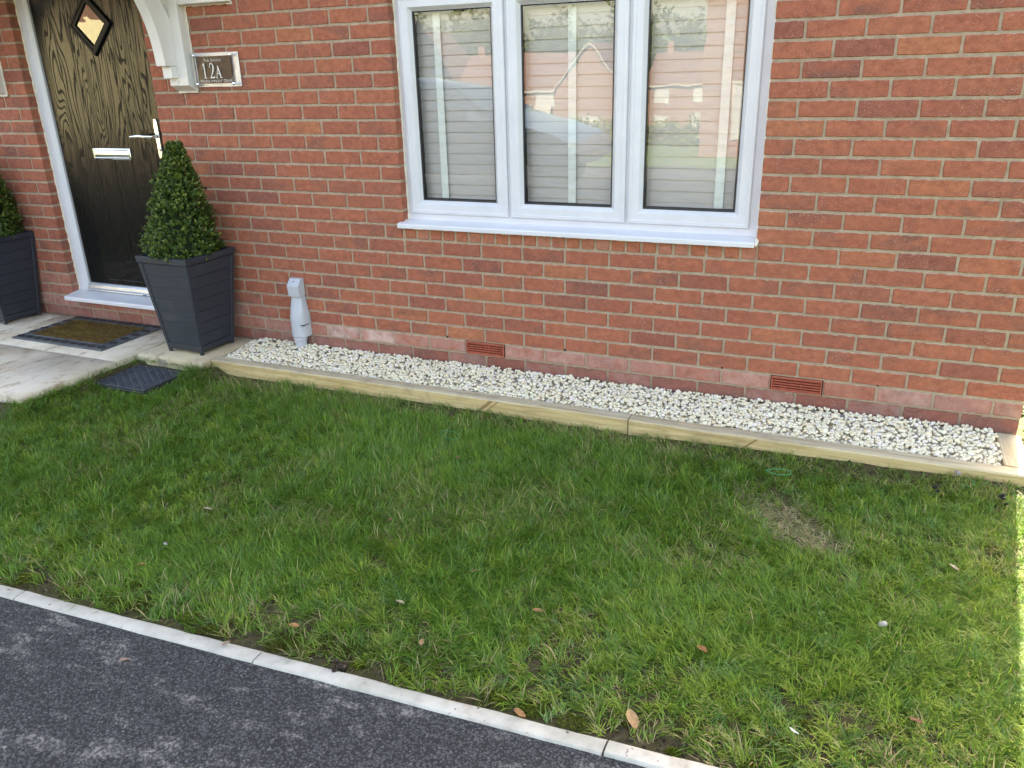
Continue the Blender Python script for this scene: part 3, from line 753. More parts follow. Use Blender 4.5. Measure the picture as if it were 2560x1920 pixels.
ox2 = ox+.046; arc = [(.08,.70),(.10,.82),(.18,.93),(.32,.985),(.47,.94),(.57,.82),(.58,.68),(.50,.50),(.36,.32),(.20,.15),(.09,.05)]
stroke(g, arc, [.05,.07,.06,.05,.07,.13,.15,.13,.09,.07,.06], ox2, oz, SX, H); stroke(g, [(.04,.04),(.60,.04)], .08, ox2, oz, SX, H); stroke(g, [(.60,.02),(.68,.17)], [.07,.03], ox2, oz, SX, H)
ox3 = ox2+.040; HA = H*.80
stroke(g, [(.12,.02),(.42,.98)], .055, ox3, oz, SX, HA); stroke(g, [(.38,1.0),(.72,.02)], .14, ox3, oz, SX, HA); stroke(g, [(.24,.36),(.58,.36)], .05, ox3, oz, SX, HA); stroke(g, [(-.02,.018),(.28,.018)], .036, ox3, oz, SX, HA); stroke(g, [(.54,.018),(.92,.018)], .036, ox3, oz, SX, HA)
g.build('number', MAT['white_print'], sign)
def caps_text(words, x, z, h, target_w, name):
    g = G(); cx_ = 0.
    for wd in words:
        for i, ch in enumerate(wd):
            cu = bpy.data.curves.new('t', 'FONT'); cu.body = ch; cu.size = 1.0 if i == 0 else .80; cu.offset = -.012
            ob = bpy.data.objects.new('t', cu); COL.objects.link(ob); bpy.context.view_layer.update()
            dg = bpy.context.evaluated_depsgraph_get(); me = ob.evaluated_get(dg).to_mesh()
            vs = [v.co.copy() for v in me.vertices]; fs = [tuple(p_.vertices) for p_ in me.polygons]
            mx_ = max(v.x for v in vs); mn_ = min(v.x for v in vs)
            g.add([(cx_+v.x-mn_, 0, v.y) for v in vs], fs); cx_ += (mx_-mn_)+.12
            bpy.data.objects.remove(ob, do_unlink=True); bpy.data.curves.remove(cu)
        cx_ += .3
    k = target_w/(cx_-.42)
    g.v = [(x+v[0]*k, TY, z+v[2]*h) for v in g.v]
    g.build(name, MAT['white_print'], sign)
caps_text(['THE', 'SPRUCE'], -1.488, 1.5025, .0205, .118, 'house_name')
caps_text(['WHEELWRIGHT', 'DRIVE'], -1.532, 1.3985, .0215, .222, 'street_name')

# ------------------------------------------------------------------ grey cable guard on the wall
cg = thing('cable_guard', 'pale grey plastic cable guard box on the wall above white gravel', 'utility box', (-1.062, 0, -.08))
def dring(w, d, z, n=9, sq=2.6):
    r_ = [(-1.062+w/2, -.001, z)]
    for k in range(n+1):
        a_ = math.pi*k/n; c_, s_ = math.cos(a_), math.sin(a_)
        r_.append((-1.062+w/2*math.copysign(abs(c_)**(2/sq), c_), -.012-(d-.012)*abs(s_)**(2/sq), z))
    r_.append((-1.062-w/2, -.001, z)); return r_
G().loft([dring(.108,.078,.004), dring(.108,.078,.095), dring(.106,.078,.112,sq=2.8), dring(.088,.056,.178,sq=5), dring(.076,.044,.215,sq=7), dring(.076,.042,.232,sq=7)]).build('lower_cover', MAT['greyplastic'], cg, smooth=True, angle=28)
G().loft([dring(.070,.040,.232,sq=7), dring(.070,.040,.241,sq=7)]).build('neck', MAT['greyplastic'], cg)
G().profile_x([(-.001,.242),(-.056,.242),(-.062,.305),(-.028,.342),(-.001,.342)], -1.0995, -1.0215).build('upper_cap', MAT['greyplastic'], cg, bevel=.0018)
G().tube([(-1.062,-.042,.002),(-1.062,-.042,-.018),(-1.062,-.042,-.022),(-1.062,-.042,-.11)], [.040,.040,.034,.034], 18).build('conduit_pipe', MAT['greyplastic'], cg, smooth=True, angle=40)
for x, z, y in ((-1.062,.3265,-.0425),(-1.014,.215,-.012),(-1.0095,.078,-.013)):
    G().tube([(x,y+.003,z),(x,y-.002,z)], .0042, 10).build('screw', MAT['chrome'], cg)
G().box(-1.052, -1.0075, -.0705, -.02, .0745, .0775).build('slot', MAT['dark'], cg)

# ------------------------------------------------------------------ timber edging
def sleeper(name, x0, x1, y0, y1, z0, z1, label):
    L = x1-x0; org = ((x0+x1)/2, (y0+y1)/2, z0); n = max(3, int(L/.12)); g = G(); rings = []
    c = .006
    for k in range(n+1):
        x = x0+L*k/n; j = [RND.uniform(-.0012, .0012) for _ in range(4)]
        rings.append([(x,y0+j[0],z0),(x,y0+j[0],z1-c),(x,y0+c+j[0],z1+j[1]),(x,y1-c,z1+j[1]),(x,y1,z1-c),(x,y1,z0)])
    o = g.loft(rings).build(name, MAT['timber'], None, org=org, smooth=True, angle=25)
    return tag(o, label, 'timber', 'timber sleepers edging the gravel bed')
sleeper('timber_sleeper', -1.425, 1.0075, -.398-.045*.0, -.325, -.22, -.069, 'long left timber sleeper between the lawn and white gravel, ending at the dark joint')
sleeper('timber_sleeper', 1.0125, 2.640, -.400, -.326, -.22, -.071, 'right timber sleeper between lawn and gravel running to the house corner')
o = sleeper('timber_sleeper', -.160, .160, -.047, .047, 0, .145, 'short timber sleeper closing the right end of the gravel bed')
o.rotation_euler = (0, 0, math.pi/2); o.location = (2.549, -.164, -.213)
# ------------------------------------------------------------------ white gravel bed
G().add([(-1.44,-.34,-.094),(2.52,-.34,-.094),(2.52,.01,-.078),(-1.44,.01,-.078)], [(0,1,2,3)]).build('gravel_bed', MAT['gravel_dust'])
tag(bpy.data.objects['gravel_bed'], kind='structure')
bm = bmesh.new(); bmesh.ops.create_icosphere(bm, subdivisions=1, radius=1); bm.verts.ensure_lookup_table()
icoV = np.array([v.co[:] for v in bm.verts]); icoF = np.array([[v.index for v in f.verts] for f in bm.faces]); bm.free()
def stones(name, pos, size, cols, mat, flat=.62, seed=1):
    rs = np.random.default_rng(seed); N = len(pos); V = np.repeat(icoV[None], N, 0)
    V = V*(1+rs.normal(0, .17, (N, len(icoV), 1)))
    V = np.sign(V)*np.abs(V)**rs.uniform(.75, 1.1, (N, 1, 1))
    sc = np.stack([rs.uniform(.75, 1.3, N), rs.uniform(.65, 1.05, N), rs.uniform(flat*.75, flat*1.3, N)], 1)*size[:, None]
    V = V*sc[:, None, :]
    a, b, c_ = rs.uniform(0, 6.28, N), rs.normal(0, .5, N), rs.normal(0, .5, N)
    ca, sa, cb, sb, cc, sc_ = np.cos(a), np.sin(a), np.cos(b), np.sin(b), np.cos(c_), np.sin(c_)
    Rx = np.zeros((N,3,3)); Rx[:,0,0]=1; Rx[:,1,1]=cb; Rx[:,1,2]=-sb; Rx[:,2,1]=sb; Rx[:,2,2]=cb
    Ry = np.zeros((N,3,3)); Ry[:,1,1]=1; Ry[:,0,0]=cc; Ry[:,0,2]=sc_; Ry[:,2,0]=-sc_; Ry[:,2,2]=cc
    Rz = np.zeros((N,3,3)); Rz[:,2,2]=1; Rz[:,0,0]=ca; Rz[:,0,1]=-sa; Rz[:,1,0]=sa; Rz[:,1,1]=ca
    V = np.einsum('nij,nvj->nvi', Rz@Rx@Ry, V)+pos[:, None, :]
    F = (icoF[None]+(np.arange(N)*len(icoV))[:, None, None]).reshape(-1)
    return np_mesh(name, V.reshape(-1, 3), F, np.full(N*len(icoF), 3), mat, np.repeat(cols, len(icoV), 0), smooth=False)
N = 11500
sx = NPR.uniform(-1.43, 2.497, N); sy = NPR.uniform(-.322, -.006, N)
lay = NPR.random(N); sz = np.where(lay < .42, -.098, -.084) + .018*fbm(sx, sy, 5, 3)*0.9
edge_h = np.interp(sx, [-1.43, -1.36, -1.2], [-.012, 0, 0]); sz = sz+edge_h
bank = np.interp(sy, [-.322, -.25, -.1, 0], [-.006, .004, .014, .020]); sz = sz+np.where(lay < .42, 0, bank)
ssz = NPR.uniform(.0060, .0110, N)*np.where(NPR.random(N) < .08, 1.35, 1)
near = np.interp(sx, [-1.4, 2.5], [1.0, 1.08]); ssz = ssz*near
tone = NPR.normal(.81, .05, N); warm = NPR.random(N)
cc = np.stack([tone, tone*np.where(warm < .18, .85, .915), tone*np.where(warm < .18, .58, np.where(warm > .85, .84, .70))], 1)
cc = np.clip(cc, .3, .86)
tag(stones('gravel', np.stack([sx, sy, sz], 1), ssz, cc, MAT['stone'], seed=4), 'bed of white limestone chippings along the foot of the brick wall', 'gravel', kind='stuff')

# ------------------------------------------------------------------ planters and box cones
def make_planter(label, loc, yaw):
    root = thing('planter', label, 'planter', (0,0,0), 'square planters beside the front door')
    b, t_, h = .130, .187, .575
    w = lambda z: b+(t_-b)*z/h
    # hollow shell
    sq = lambda r_, z: [(-r_,-r_,z),(r_,-r_,z),(r_,r_,z),(-r_,r_,z)]
    G().loft([sq(w(.018)-.008,.018), sq(w(.548)-.008,.548), sq(w(.548)-.022,.548), sq(w(.48)-.022,.48)]).build('shell', MAT['planter'], root, org=(0,0,0))
    G().loft([sq(t_-.006,.536), sq(t_+.000,.542), sq(t_+.001,.572), sq(t_-.003,.575), sq(t_-.018,.575), sq(t_-.020,.545)], cap=False).build('rim', MAT['planter'], root, org=(0,0,0), smooth=True)
    for q_ in range(4):
        M_ = Matrix.Rotation(q_*math.pi/2, 3, 'Z')
        def fp(s_, z, d): r_ = w(z); return M_ @ Vector((s_*r_, -(r_-d), z))
        g = G(); e = .84                                    # corner post, L-shaped
        zs = [0, .03, .536]
        vs = []
        for z in zs:
            r_ = w(z); vs += [M_@Vector((r_-.0, -(r_-.0), z)), M_@Vector((r_*e, -r_, z)), M_@Vector((r_*e, -(r_-.012), z)), M_@Vector((r_-.012, -r_*e, z)), M_@Vector((r_, -r_*e, z))]
        rings = [vs[i*5:(i+1)*5] for i in range(3)]
        g.loft(rings).build('corner_post', MAT['planter'], root, org=(0,0,0), bevel=.003)
        g = G(); vs = [fp(-e,.026,.001), fp(e,.026,.001), fp(e,.056,.001), fp(-e,.056,.001), fp(-e,.026,.012), fp(e,.026,.012), fp(e,.056,.012), fp(-e,.056,.012)]
        vs += [fp(-e+.12,.020,.001)]
        g.add(vs[:8], [(0,1,2,3),(4,7,6,5),(0,4,5,1),(3,2,6,7)]).build('base_rail', MAT['planter'], root, org=(0,0,0), bevel=.0015)
        ns = 7; z0, z1 = .059, .533
        for k in range(ns):
            a_ = z0+(z1-z0)*k/ns+.0012; c_ = z0+(z1-z0)*(k+1)/ns-.0012; d = .0045
            vs = [fp(-e,a_,d), fp(e,a_,d), fp(e,c_,d+.0005), fp(-e,c_,d+.0005), fp(-e,a_,d+.009), fp(e,a_,d+.009), fp(e,c_,d+.009), fp(-e,c_,d+.009)]
            G().add(vs, [(0,1,2,3),(4,7,6,5),(0,4,5,1),(3,2,6,7),(0,3,7,4),(1,5,6,2)]).build('slat', MAT['planter'], root, org=(0,0,0), bevel=.0013)
    G().loft([sq(w(.49)-.021,.49)]*1+[sq(w(.50)-.021,.50)]).build('soil', MAT['soil'], root, org=(0,0,0))
    root.location = loc; root.rotation_euler = (0,0,yaw); ORG[root.name] = tuple(loc)
    return root
make_planter('dark grey slatted planter holding a box cone between door and gravel', (-1.647,-.228,-.07), -.022)
make_planter('dark grey slatted planter at the left edge, left of the door', (-3.388,-.172,-.07), -.04)

def leaf_cloud(sprigs, dirs, per, ll, seed, cols, droop=.0):
    """little folded oval leaves in whorls on sprigs -> verts, loops, totals, colours"""
    rs = np.random.default_rng(seed); S = len(sprigs); N = S*per
    P = np.repeat(sprigs, per, 0); D = np.repeat(dirs, per, 0); k = np.tile(np.arange(per), S)
    a = rs.normal(0, 1, (N, 3)); a -= (a*D).sum(1, keepdims=True)*D; a /= np.linalg.norm(a, axis=1, keepdims=True)+1e-9
    f = (k/per)[:, None]
    base = P+D*(f*ll*2.2)+rs.normal(0, ll*.12, (N, 3))
    u = a*rs.uniform(.7, 1.1, (N, 1))+D*(rs.uniform(.15, .9, (N, 1))+f*.5); u /= np.linalg.norm(u, axis=1, keepdims=True)
    v = np.cross(D, u); v /= np.linalg.norm(v, axis=1, keepdims=True)+1e-9; n = np.cross(u, v)
    L = ll*rs.uniform(.7, 1.25, (N, 1)); Wd = L*rs.uniform(.26, .36, (N, 1))
    p0 = base; p1 = base+u*L*.45+v*Wd+n*L*.10; p2 = base+u*L+n*L*-.05; p3 = base+u*L*.45-v*Wd+n*L*.10; 
    V = np.stack([p0, p1, p2, p3], 1).reshape(-1, 3)
    o = (np.arange(N)*4)[:, None]; F = np.concatenate([o+[[0,1,2]], o+[[0,2,3]]], 1).reshape(-1)
    C_ = cols(np.repeat(np.arange(S), per), f[:, 0], rs)
    return V, F, np.full(N*2, 3), np.repeat(C_, 4, 0)
def make_bush(label, loc, seed, hgt=.655, rad=.190):
    root = thing('box_cone', label, 'topiary', loc, 'clipped box cones in planters')
    rs = np.random.default_rng(seed); S = 2300
    h = np.clip(rs.random(S)**1.25, 0, .985); th = rs.uniform(0, 6.283, S)
    prof = lambda h: rad*np.power(1-np.power(h, 1.42), .97)+.006
    lump = 1+.13*(np.sin(th*3+h*9+seed)*np.sin(h*14+th*2))+rs.normal(0, .045, S)
    depth = 1-rs.random(S)**2.2*.30; r_ = np.minimum(prof(h)*lump, .142+.42*h)*depth
    P = np.stack([r_*np.cos(th)+.055*h*h, r_*np.sin(th), h*hgt], 1)
    D = np.stack([np.cos(th)*.85, np.sin(th)*.85, np.full(S, .75)], 1)+rs.normal(0, .28, (S, 3)); D /= np.linalg.norm(D, axis=1, keepdims=True)
    # leading shoots at the tip and one lower side shoot
    tip = []; td = []
    for (ax, ay, z0, z1, n_) in ((.05,.0,.55,.64,16),(.02,-.01,.53,.60,10),(-.085,-.05,.34,.47,18),(-.10,-.03,.30,.42,14),(.065,.02,.5,.575,10),(-.055,-.03,.40,.50,10)):
        for k in range(n_): tip.append((ax+rs.normal(0,.008), ay+rs.normal(0,.008), z0+(z1-z0)*k/n_)); td.append((rs.normal(0,.4), rs.normal(0,.4), 1))
    P = np.concatenate([P, np.array(tip)]); td = np.array(td); td /= np.linalg.norm(td, axis=1, keepdims=True); D = np.concatenate([D, td])
    tone = rs.random(len(P))
    def cols(si, f, rs_):
        t1 = tone[si]; n_ = len(si); young = ((t1 > .48)*np.clip(f*1.5-.3, 0, 1)*rs_.uniform(.2, 1, n_))[:, None]
        base = np.array([.050,.098,.016])*(rs_.uniform(.65, 1.35, n_)[:, None]); yg = np.array([.22,.27,.045])
        return base*(1-young)+yg*young
    V, F, T, C_ = leaf_cloud(P, D, 12, .0150, seed, cols)
    o = np_mesh('foliage', V, F, T, MAT['leaf'], C_, root)
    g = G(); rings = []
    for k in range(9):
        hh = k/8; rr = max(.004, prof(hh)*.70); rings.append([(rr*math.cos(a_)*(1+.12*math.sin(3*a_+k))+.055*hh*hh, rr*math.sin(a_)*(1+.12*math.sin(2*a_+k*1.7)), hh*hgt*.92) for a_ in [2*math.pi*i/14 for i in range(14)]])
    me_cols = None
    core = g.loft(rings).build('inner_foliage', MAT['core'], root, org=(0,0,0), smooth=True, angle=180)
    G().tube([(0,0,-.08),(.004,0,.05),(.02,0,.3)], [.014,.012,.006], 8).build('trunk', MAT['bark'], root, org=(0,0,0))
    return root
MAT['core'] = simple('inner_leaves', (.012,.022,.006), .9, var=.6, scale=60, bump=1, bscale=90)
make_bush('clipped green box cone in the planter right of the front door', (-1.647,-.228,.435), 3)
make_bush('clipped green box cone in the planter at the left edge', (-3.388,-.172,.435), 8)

# ------------------------------------------------------------------ door mat
mat_o = thing('door_mat', 'brown coir door mat with black rubber studded border on the paving', 'door mat', (-2.555, -.25, -.07))
mx0, mx1, my0, my1 = -2.945, -2.165, -.500, -.004
g = G(); vs = []; fs = []
prof_ = [(0,-.0695),(0,-.066),(.008,-.060),(.070,-.058),(.074,-.0555),(.080,-.0555),(.082,-.064)]
for d, z in prof_: vs += [(mx0+d,my0+d,z),(mx1-d,my0+d,z),(mx1-d,my1-d,z),(mx0+d,my1-d,z)]
for i in range(len(prof_)-1):
    for j in range(4): k = (j+1) % 4; fs.append((i*4+j, i*4+k, (i+1)*4+k, (i+1)*4+j))
g.add(vs, fs).build('rubber_border', MAT['rubber'], mat_o)
def stud(x, y):
    g = G(); rings = []
    for r_, z in ((.024,-.0600),(.0232,-.0560),(.021,-.0555),(.019,-.0565)): rings.append([(x+r_*1.2*math.cos(a_), y+r_*.95*math.sin(a_), z) for a_ in [2*math.pi*k/12 for k in range(12)]])
    return g.loft(rings)
ncx, ncy = 10, 6; c_ = 0
for k in range(ncx):
    for yy in (my0+.039, my1-.039): stud(mx0+.042+(mx1-mx0-.084)*k/(ncx-1), yy).build('rubber_stud', MAT['rubber_dark'], mat_o)
for k in range(1, ncy-1):
    for xx in (mx0+.039, mx1-.039): stud(xx, my0+.042+(my1-my0-.084)*k/(ncy-1)).build('rubber_stud', MAT['rubber_dark'], mat_o)
ix0, ix1, iy0, iy1 = mx0+.080, mx1-.080, my0+.080, my1-.080
G().box(ix0, ix1, iy0, iy1, -.069, -.060).build('coir_backing', MAT['coir'], mat_o)
def blades(P, ang, lean, L, W, curl, cols, seg=2):
    """flat grass-like blades: 2 quads/tri each. returns verts, loops, totals, colours"""
    N = len(P); d = np.stack([np.cos(ang), np.sin(ang), np.zeros(N)], 1); s = np.stack([-np.sin(ang), np.cos(ang), np.zeros(N)], 1)
    l1 = lean; l2 = lean+curl
    m = P+(d*np.sin(l1)[:, None]+np.array([0,0,1])*np.cos(l1)[:, None])*(L*.52)[:, None]
    tip = m+(d*np.sin(l2)[:, None]+np.array([0,0,1])*np.cos(l2)[:, None])*(L*.48)[:, None]
    w = W[:, None]/2
    V = np.stack([P-s*w*.8, P+s*w*.8, m+s*w, m-s*w, tip], 1).reshape(-1, 3)
    o = (np.arange(N)*5)[:, None]
    F = np.concatenate([o+[[0,1,2,3]], o+[[3,2,4]]], 1).reshape(-1)
    T = np.tile([4, 3], N)
    return V, F, T, np.repeat(cols, 5, 0)
N = 15000
P = np.stack([NPR.uniform(ix0, ix1, N), NPR.uniform(iy0, iy1, N), np.full(N, -.061)], 1)
f1 = fbm(P[:,0]+P[:,1]*.5, P[:,1]*3, 9, 21)
cb = np.array([.20,.125,.042])*NPR.uniform(.5, 1.35, N)[:, None]*(.55+.8*f1[:, None])
V, F, T, C_ = blades(P, NPR.uniform(0, 6.28, N), np.abs(NPR.normal(.5, .35, N)), NPR.uniform(.008, .016, N)*(.6+.8*f1), np.full(N, .0018), NPR.normal(.3, .3, N), cb)
o = np_mesh('coir_pile', V-np.array(ORG[mat_o.name]), F, T, MAT['fibre'], C_, mat_o); tag(o, kind='stuff')

# ------------------------------------------------------------------ manhole cover
mh = thing('manhole_cover', 'square black plastic drain cover with raised tread sunk in the lawn', 'drain cover', (-1.725, -.63, -.17))
G().box(-1.900, -1.520, -.806, -.480, -.19, -.128).build('frame', MAT['rubber_dark'], mh, bevel=.004)
G().box(-1.890, -1.530, -.796, -.490, -.127, -.121).build('cover_plate', MAT['manhole'], mh, bevel=.002)
g = G()
nx, ny = 12, 14
for i in range(nx):
    for j in range(ny):
        x = -1.885+(.35/nx)*(i+.5); y = -.79+(.294/ny)*(j+.5); 
        if (i+j) % 2: g.box(x-.0118, x+.0118, y-.0040, y+.0040, -.1212, -.1155)
        else: g.box(x-.0045, x+.0045, y-.0088, y+.0088, -.1212, -.116)
g.build('tread_pattern', MAT['manhole'], mh, bevel=.0012)

# ------------------------------------------------------------------ grass
def dist_patch(x, y): 
    X, Y = x-1.79, y+.955; c_, s_ = math.cos(.85), math.sin(.85); u, v = X*c_-Y*s_, X*s_+Y*c_
    return np.sqrt((u/.22)**2+(v/.105)**2)+1.0*(fbm(x, y, 9, 61)-.5)*2
def grass_block(NT_, per, seed, x0, x1):
    rs = np.random.default_rng(seed)
    tx = rs.uniform(x0, x1, NT_); ty = rs.uniform(-2.34, -.40, NT_)
    ok = lawn_in(tx, ty); tx, ty = tx[ok], ty[ok]
    mh_ = (tx > -1.90) & (tx < -1.52) & (ty > -.806) & (ty < -.48); tx, ty = tx[~mh_], ty[~mh_]
    kd = ty-kerb_y(tx); td = np.where(tx < -1.42, .5, -.402-ty)
    f = fbm(tx, ty, 2.1, 31); f2 = fbm(tx, ty, 6.5, 33); dp = dist_patch(tx, ty)
    thin = np.ones(len(tx))
    thin *= np.interp(kd, [0, .05, .18, .38], [.14, .22, .62, 1]) * np.where(fbm(tx, ty, 9, 41) > .55, .7, 1)
    thin *= np.where(td < .16, np.interp(td+.10*(f2-.5), [0, .03, .14], [.30, .42, 1]), 1)
    thin *= np.interp(dp, [.6, 1.05], [.95, 1])
    thin *= np.interp(fbm(tx, ty, 3.3, 55), [.22, .38], [.55, 1])
    ok = rs.random(len(tx)) < thin; tx, ty, f, f2, dp, kd, td = [a[ok] for a in (tx, ty, f, f2, dp, kd, td)]
    n = len(tx); N = n*per; r = lambda a: np.repeat(a, per)
    px = r(tx)+rs.normal(0, .011, N); py = r(ty)+rs.normal(0, .011, N)
    ok = lawn_in(px, py) & ~((px > -1.895) & (px < -1.525) & (py > -.80) & (py < -.485))
    fr, f2r, dpr, kdr, tdr = r(f), r(f2), r(dp), r(kd), r(td)
    tang = rs.uniform(0, 6.28, n); flow = 6.28*fbm(tx, ty, 1.3, 71)+1.0
    ang = r(np.where(rs.random(n) < .42, flow, tang))+rs.normal(0, .7, N)
    lush = np.clip((fr-.3)/.4, 0, 1)
    L = (.040+.036*lush+.014*(f2r-.5))*rs.uniform(.55, 1.35, N)
    L *= np.interp(kdr, [0, .5], [.75, 1])*np.interp(dpr, [.6, 1.1], [.55, 1])*np.interp(tdr, [0, .2], [.75, 1])
    lean = np.clip(rs.normal(1.06, .30, N)+.25*(lush-.5), .02, 1.5); lean = lean+np.clip((1.2-dpr)/.8, 0, 1)*np.clip(1.5-lean, 0, .45)
    W = rs.uniform(.0012, .0026, N)*np.interp(kdr, [0, .3], [1.3, 1])
    tt = rs.random(n); tr_ = r(tt); q_ = rs.random(N)
    dark = np.array([.092,.195,.021]); mid = np.array([.160,.300,.038]); lime = np.array([.265,.385,.050]); straw = np.array([.48,.41,.20]); blue = np.array([.125,.245,.070])
    c = mid[None]*rs.uniform(.65, 1.3, N)[:, None]
    c = np.where((tr_ < .30)[:, None], dark[None]*rs.uniform(.8, 1.5, N)[:, None], c)
    limep = np.clip((1-lush)*.9*np.interp(kdr, [.2, 1.6], [1, .28])+np.interp(px, [-.5, 2.6], [0, .30])*np.interp(kdr, [.5, 1.5], [1, .3]), 0, .9)
    c = np.where((tr_ > 1-.55*limep)[:, None], lime[None]*rs.uniform(.75, 1.2, N)[:, None], c)
    c = np.where((tr_ > .30)[:, None] & (tr_ < .42)[:, None], blue[None]*rs.uniform(.8, 1.5, N)[:, None], c)
    sp = .035+.10*np.clip(1-kdr/.35, 0, 1)+.72*np.clip((1.35-dpr)/.9, 0, 1)+.22*(tdr < .14)+.16*(fbm(px, py, 3.3, 55) < .36)+.15*np.clip((fbm(px, py, 4.7, 57)-.66)/.08, 0, 1)
    c = np.where((q_ < sp)[:, None], straw[None]*rs.uniform(.45, 1.25, N)[:, None], c)
    c = np.where(((q_ < sp) & (dpr < 1.35))[:, None], np.array([.54,.46,.26])[None]*rs.uniform(.5, 1.2, N)[:, None], c)
    P = np.stack([px, py, lawn_z(px, py)+.001], 1)
    a = [P, ang, lean, L, W, rs.normal(.35, .3, N), c]; a = [x_[ok] for x_ in a]
    return blades(*a)
parts = [grass_block(28000, 22, 101, -1.95, 2.75), grass_block(2600, 16, 103, -4.2, -1.95), grass_block(4200, 14, 104, 2.75, 4.2)]
# extra coarse tufts along the kerb
rs = np.random.default_rng(207); K = 120; tx = rs.uniform(-1.2, 2.7, K); ty = kerb_y(tx)+rs.exponential(.10, K)+.02; per = 13; N = K*per
P = np.stack([np.repeat(tx, per)+rs.normal(0, .008, N), np.repeat(ty, per)+rs.normal(0, .008, N), np.zeros(N)], 1); P[:, 2] = lawn_z(P[:,0], P[:,1])
cl = np.repeat(rs.random(K), per)[:, None]; cg_ = np.array([.075,.16,.03])*(1-cl)+np.array([.20,.30,.045])*cl; cg_ = cg_*rs.uniform(.7, 1.2, N)[:, None]
cg_ = np.where((rs.random(N) < .16)[:, None], np.array([.40,.33,.17]), cg_)
P[:, 1] = np.maximum(P[:, 1], kerb_y(P[:, 0])+.006)
parts.append(blades(P, rs.uniform(0, 6.28, N), np.clip(rs.normal(.8, .3, N), .1, 1.4), rs.uniform(.035, .085, N), rs.uniform(.0022, .0042, N), rs.normal(.25, .25, N), cg_))
# moss cushions beside the kerb: short dense tufts
K = 70; tx = rs.uniform(-1.2, 2.6, K); ty = kerb_y(tx)+.015+np.abs(rs.normal(0, .075, K)); per = 420; N = K*per; rad = np.repeat(rs.uniform(.012, .038, K), per)
rr, aa = np.sqrt(rs.random(N)), rs.uniform(0, 6.28, N)
P = np.stack([np.repeat(tx, per)+rad*rr*np.cos(aa)*1.5, np.repeat(ty, per)+rad*rr*np.sin(aa), np.zeros(N)], 1); P[:, 1] = np.maximum(P[:, 1], kerb_y(P[:, 0])+.004)
P[:, 2] = lawn_z(P[:,0], P[:,1])+rad*.32*(1-rr**2)
cm = np.array([.135,.165,.018])*rs.uniform(.45, 1.35, N)[:, None]*np.repeat(rs.uniform(.7, 1.25, K), per)[:, None]
moss = blades(P, rs.uniform(0, 6.28, N), np.abs(rs.normal(.4, .4, N)), rs.uniform(.004, .010, N), np.full(N, .0022), rs.normal(.2, .3, N), cm)
def join(ps):
    off = 0; Vs, Fs, Ts, Cs = [], [], [], []
    for V, F, T, C_ in ps: Vs.append(V); Fs.append(F+off); Ts.append(T); Cs.append(C_); off += len(V)
    return np.concatenate(Vs), np.concatenate(Fs), np.concatenate(Ts), np.concatenate(Cs)
V, F, T, C_ = join(parts)
tag(np_mesh('grass', V, F, T, MAT['grass'], C_), 'green lawn grass between the timber edging and the pale kerb', 'grass', kind='stuff')
tag(np_mesh('moss', *moss[:3], MAT['grass'], moss[3]), 'yellow green moss cushions growing along the kerb', 'moss', kind='stuff')
# crumbs of soil and small stones along kerb and timber
K = 900; tx = rs.uniform(-1.3, 2.6, K); side = rs.random(K) < .6
ty = np.where(side, kerb_y(tx)+.008+np.abs(rs.normal(0, .07, K)), -.405-np.abs(rs.normal(0, .05, K)))
ty = np.where((~side) & (tx < -1.4), -.48, ty)
sc = rs.uniform(.002, .0065, K); pos = np.stack([tx, ty, lawn_z(tx, ty)+sc*.3], 1)
cs = np.array([.045,.032,.022])*rs.uniform(.5, 1.8, K)[:, None]
tag(stones('soil_crumbs', pos, sc, cs, MAT['stone'], .8, 9), 'dark crumbs of bare soil along the lawn edges', 'soil', kind='stuff')

# ------------------------------------------------------------------ fallen leaves, stones, wire loops
def fallen_leaf(x, y, L, col, yaw, label, z=None, curl=.5, wid=.33):
    base = (x, y, (float(lawn_z(np.array([x]), np.array([y]))[0])+.026) if z is None else z)
    n = 9; V = []; F = []; wid *= .72; rr = random.Random(int(x*1000+y*777))
    for i in range(n+1):
        f = i/n; w = L*wid*math.sin(math.pi*min(1, f*.96+.02))**.8*(1+rr.uniform(-.12, .12)); u = (f-.5)*L
        zc = curl*L*.55*(f-.4)**2+rr.uniform(-.001, .001)
        V += [(u, -w, zc+abs(w)*.55), (u, 0, zc), (u, w*.9, zc+abs(w)*.45)]
        if i: a = 3*i; F += [(a-3, a-2, a+1, a), (a-2, a-1, a+2, a+1)]
    V2 = [(vx, vy, vz-.0008) for vx, vy, vz in V]; F2 = [tuple(k+len(V) for k in reversed(f)) for f in F]
    c_, s_ = math.cos(yaw), math.sin(yaw)
    W_ = [(vx*c_-vy*s_, vx*s_+vy*c_, vz) for vx, vy, vz in V+V2]
    me = bpy.data.meshes.new('fallen_leaf'); me.from_pydata(W_, [], F+F2)
    for p_ in me.polygons: p_.use_smooth = True
    mt = simple('dry_leaf', col, .7, var=.3, scale=120, bump=.4, bscale=250); me.materials.append(mt)
    o = bpy.data.objects.new('fallen_leaf', me); COL.objects.link(o); o.location = base; o.rotation_euler = (rr.uniform(-.25, .25), rr.uniform(-.2, .2), 0)
    tag(o, label, 'leaf', 'fallen leaves')
TAN, ORA, BRN, PALE = (.36,.22,.11), (.34,.16,.06), (.20,.10,.055), (.44,.35,.23)
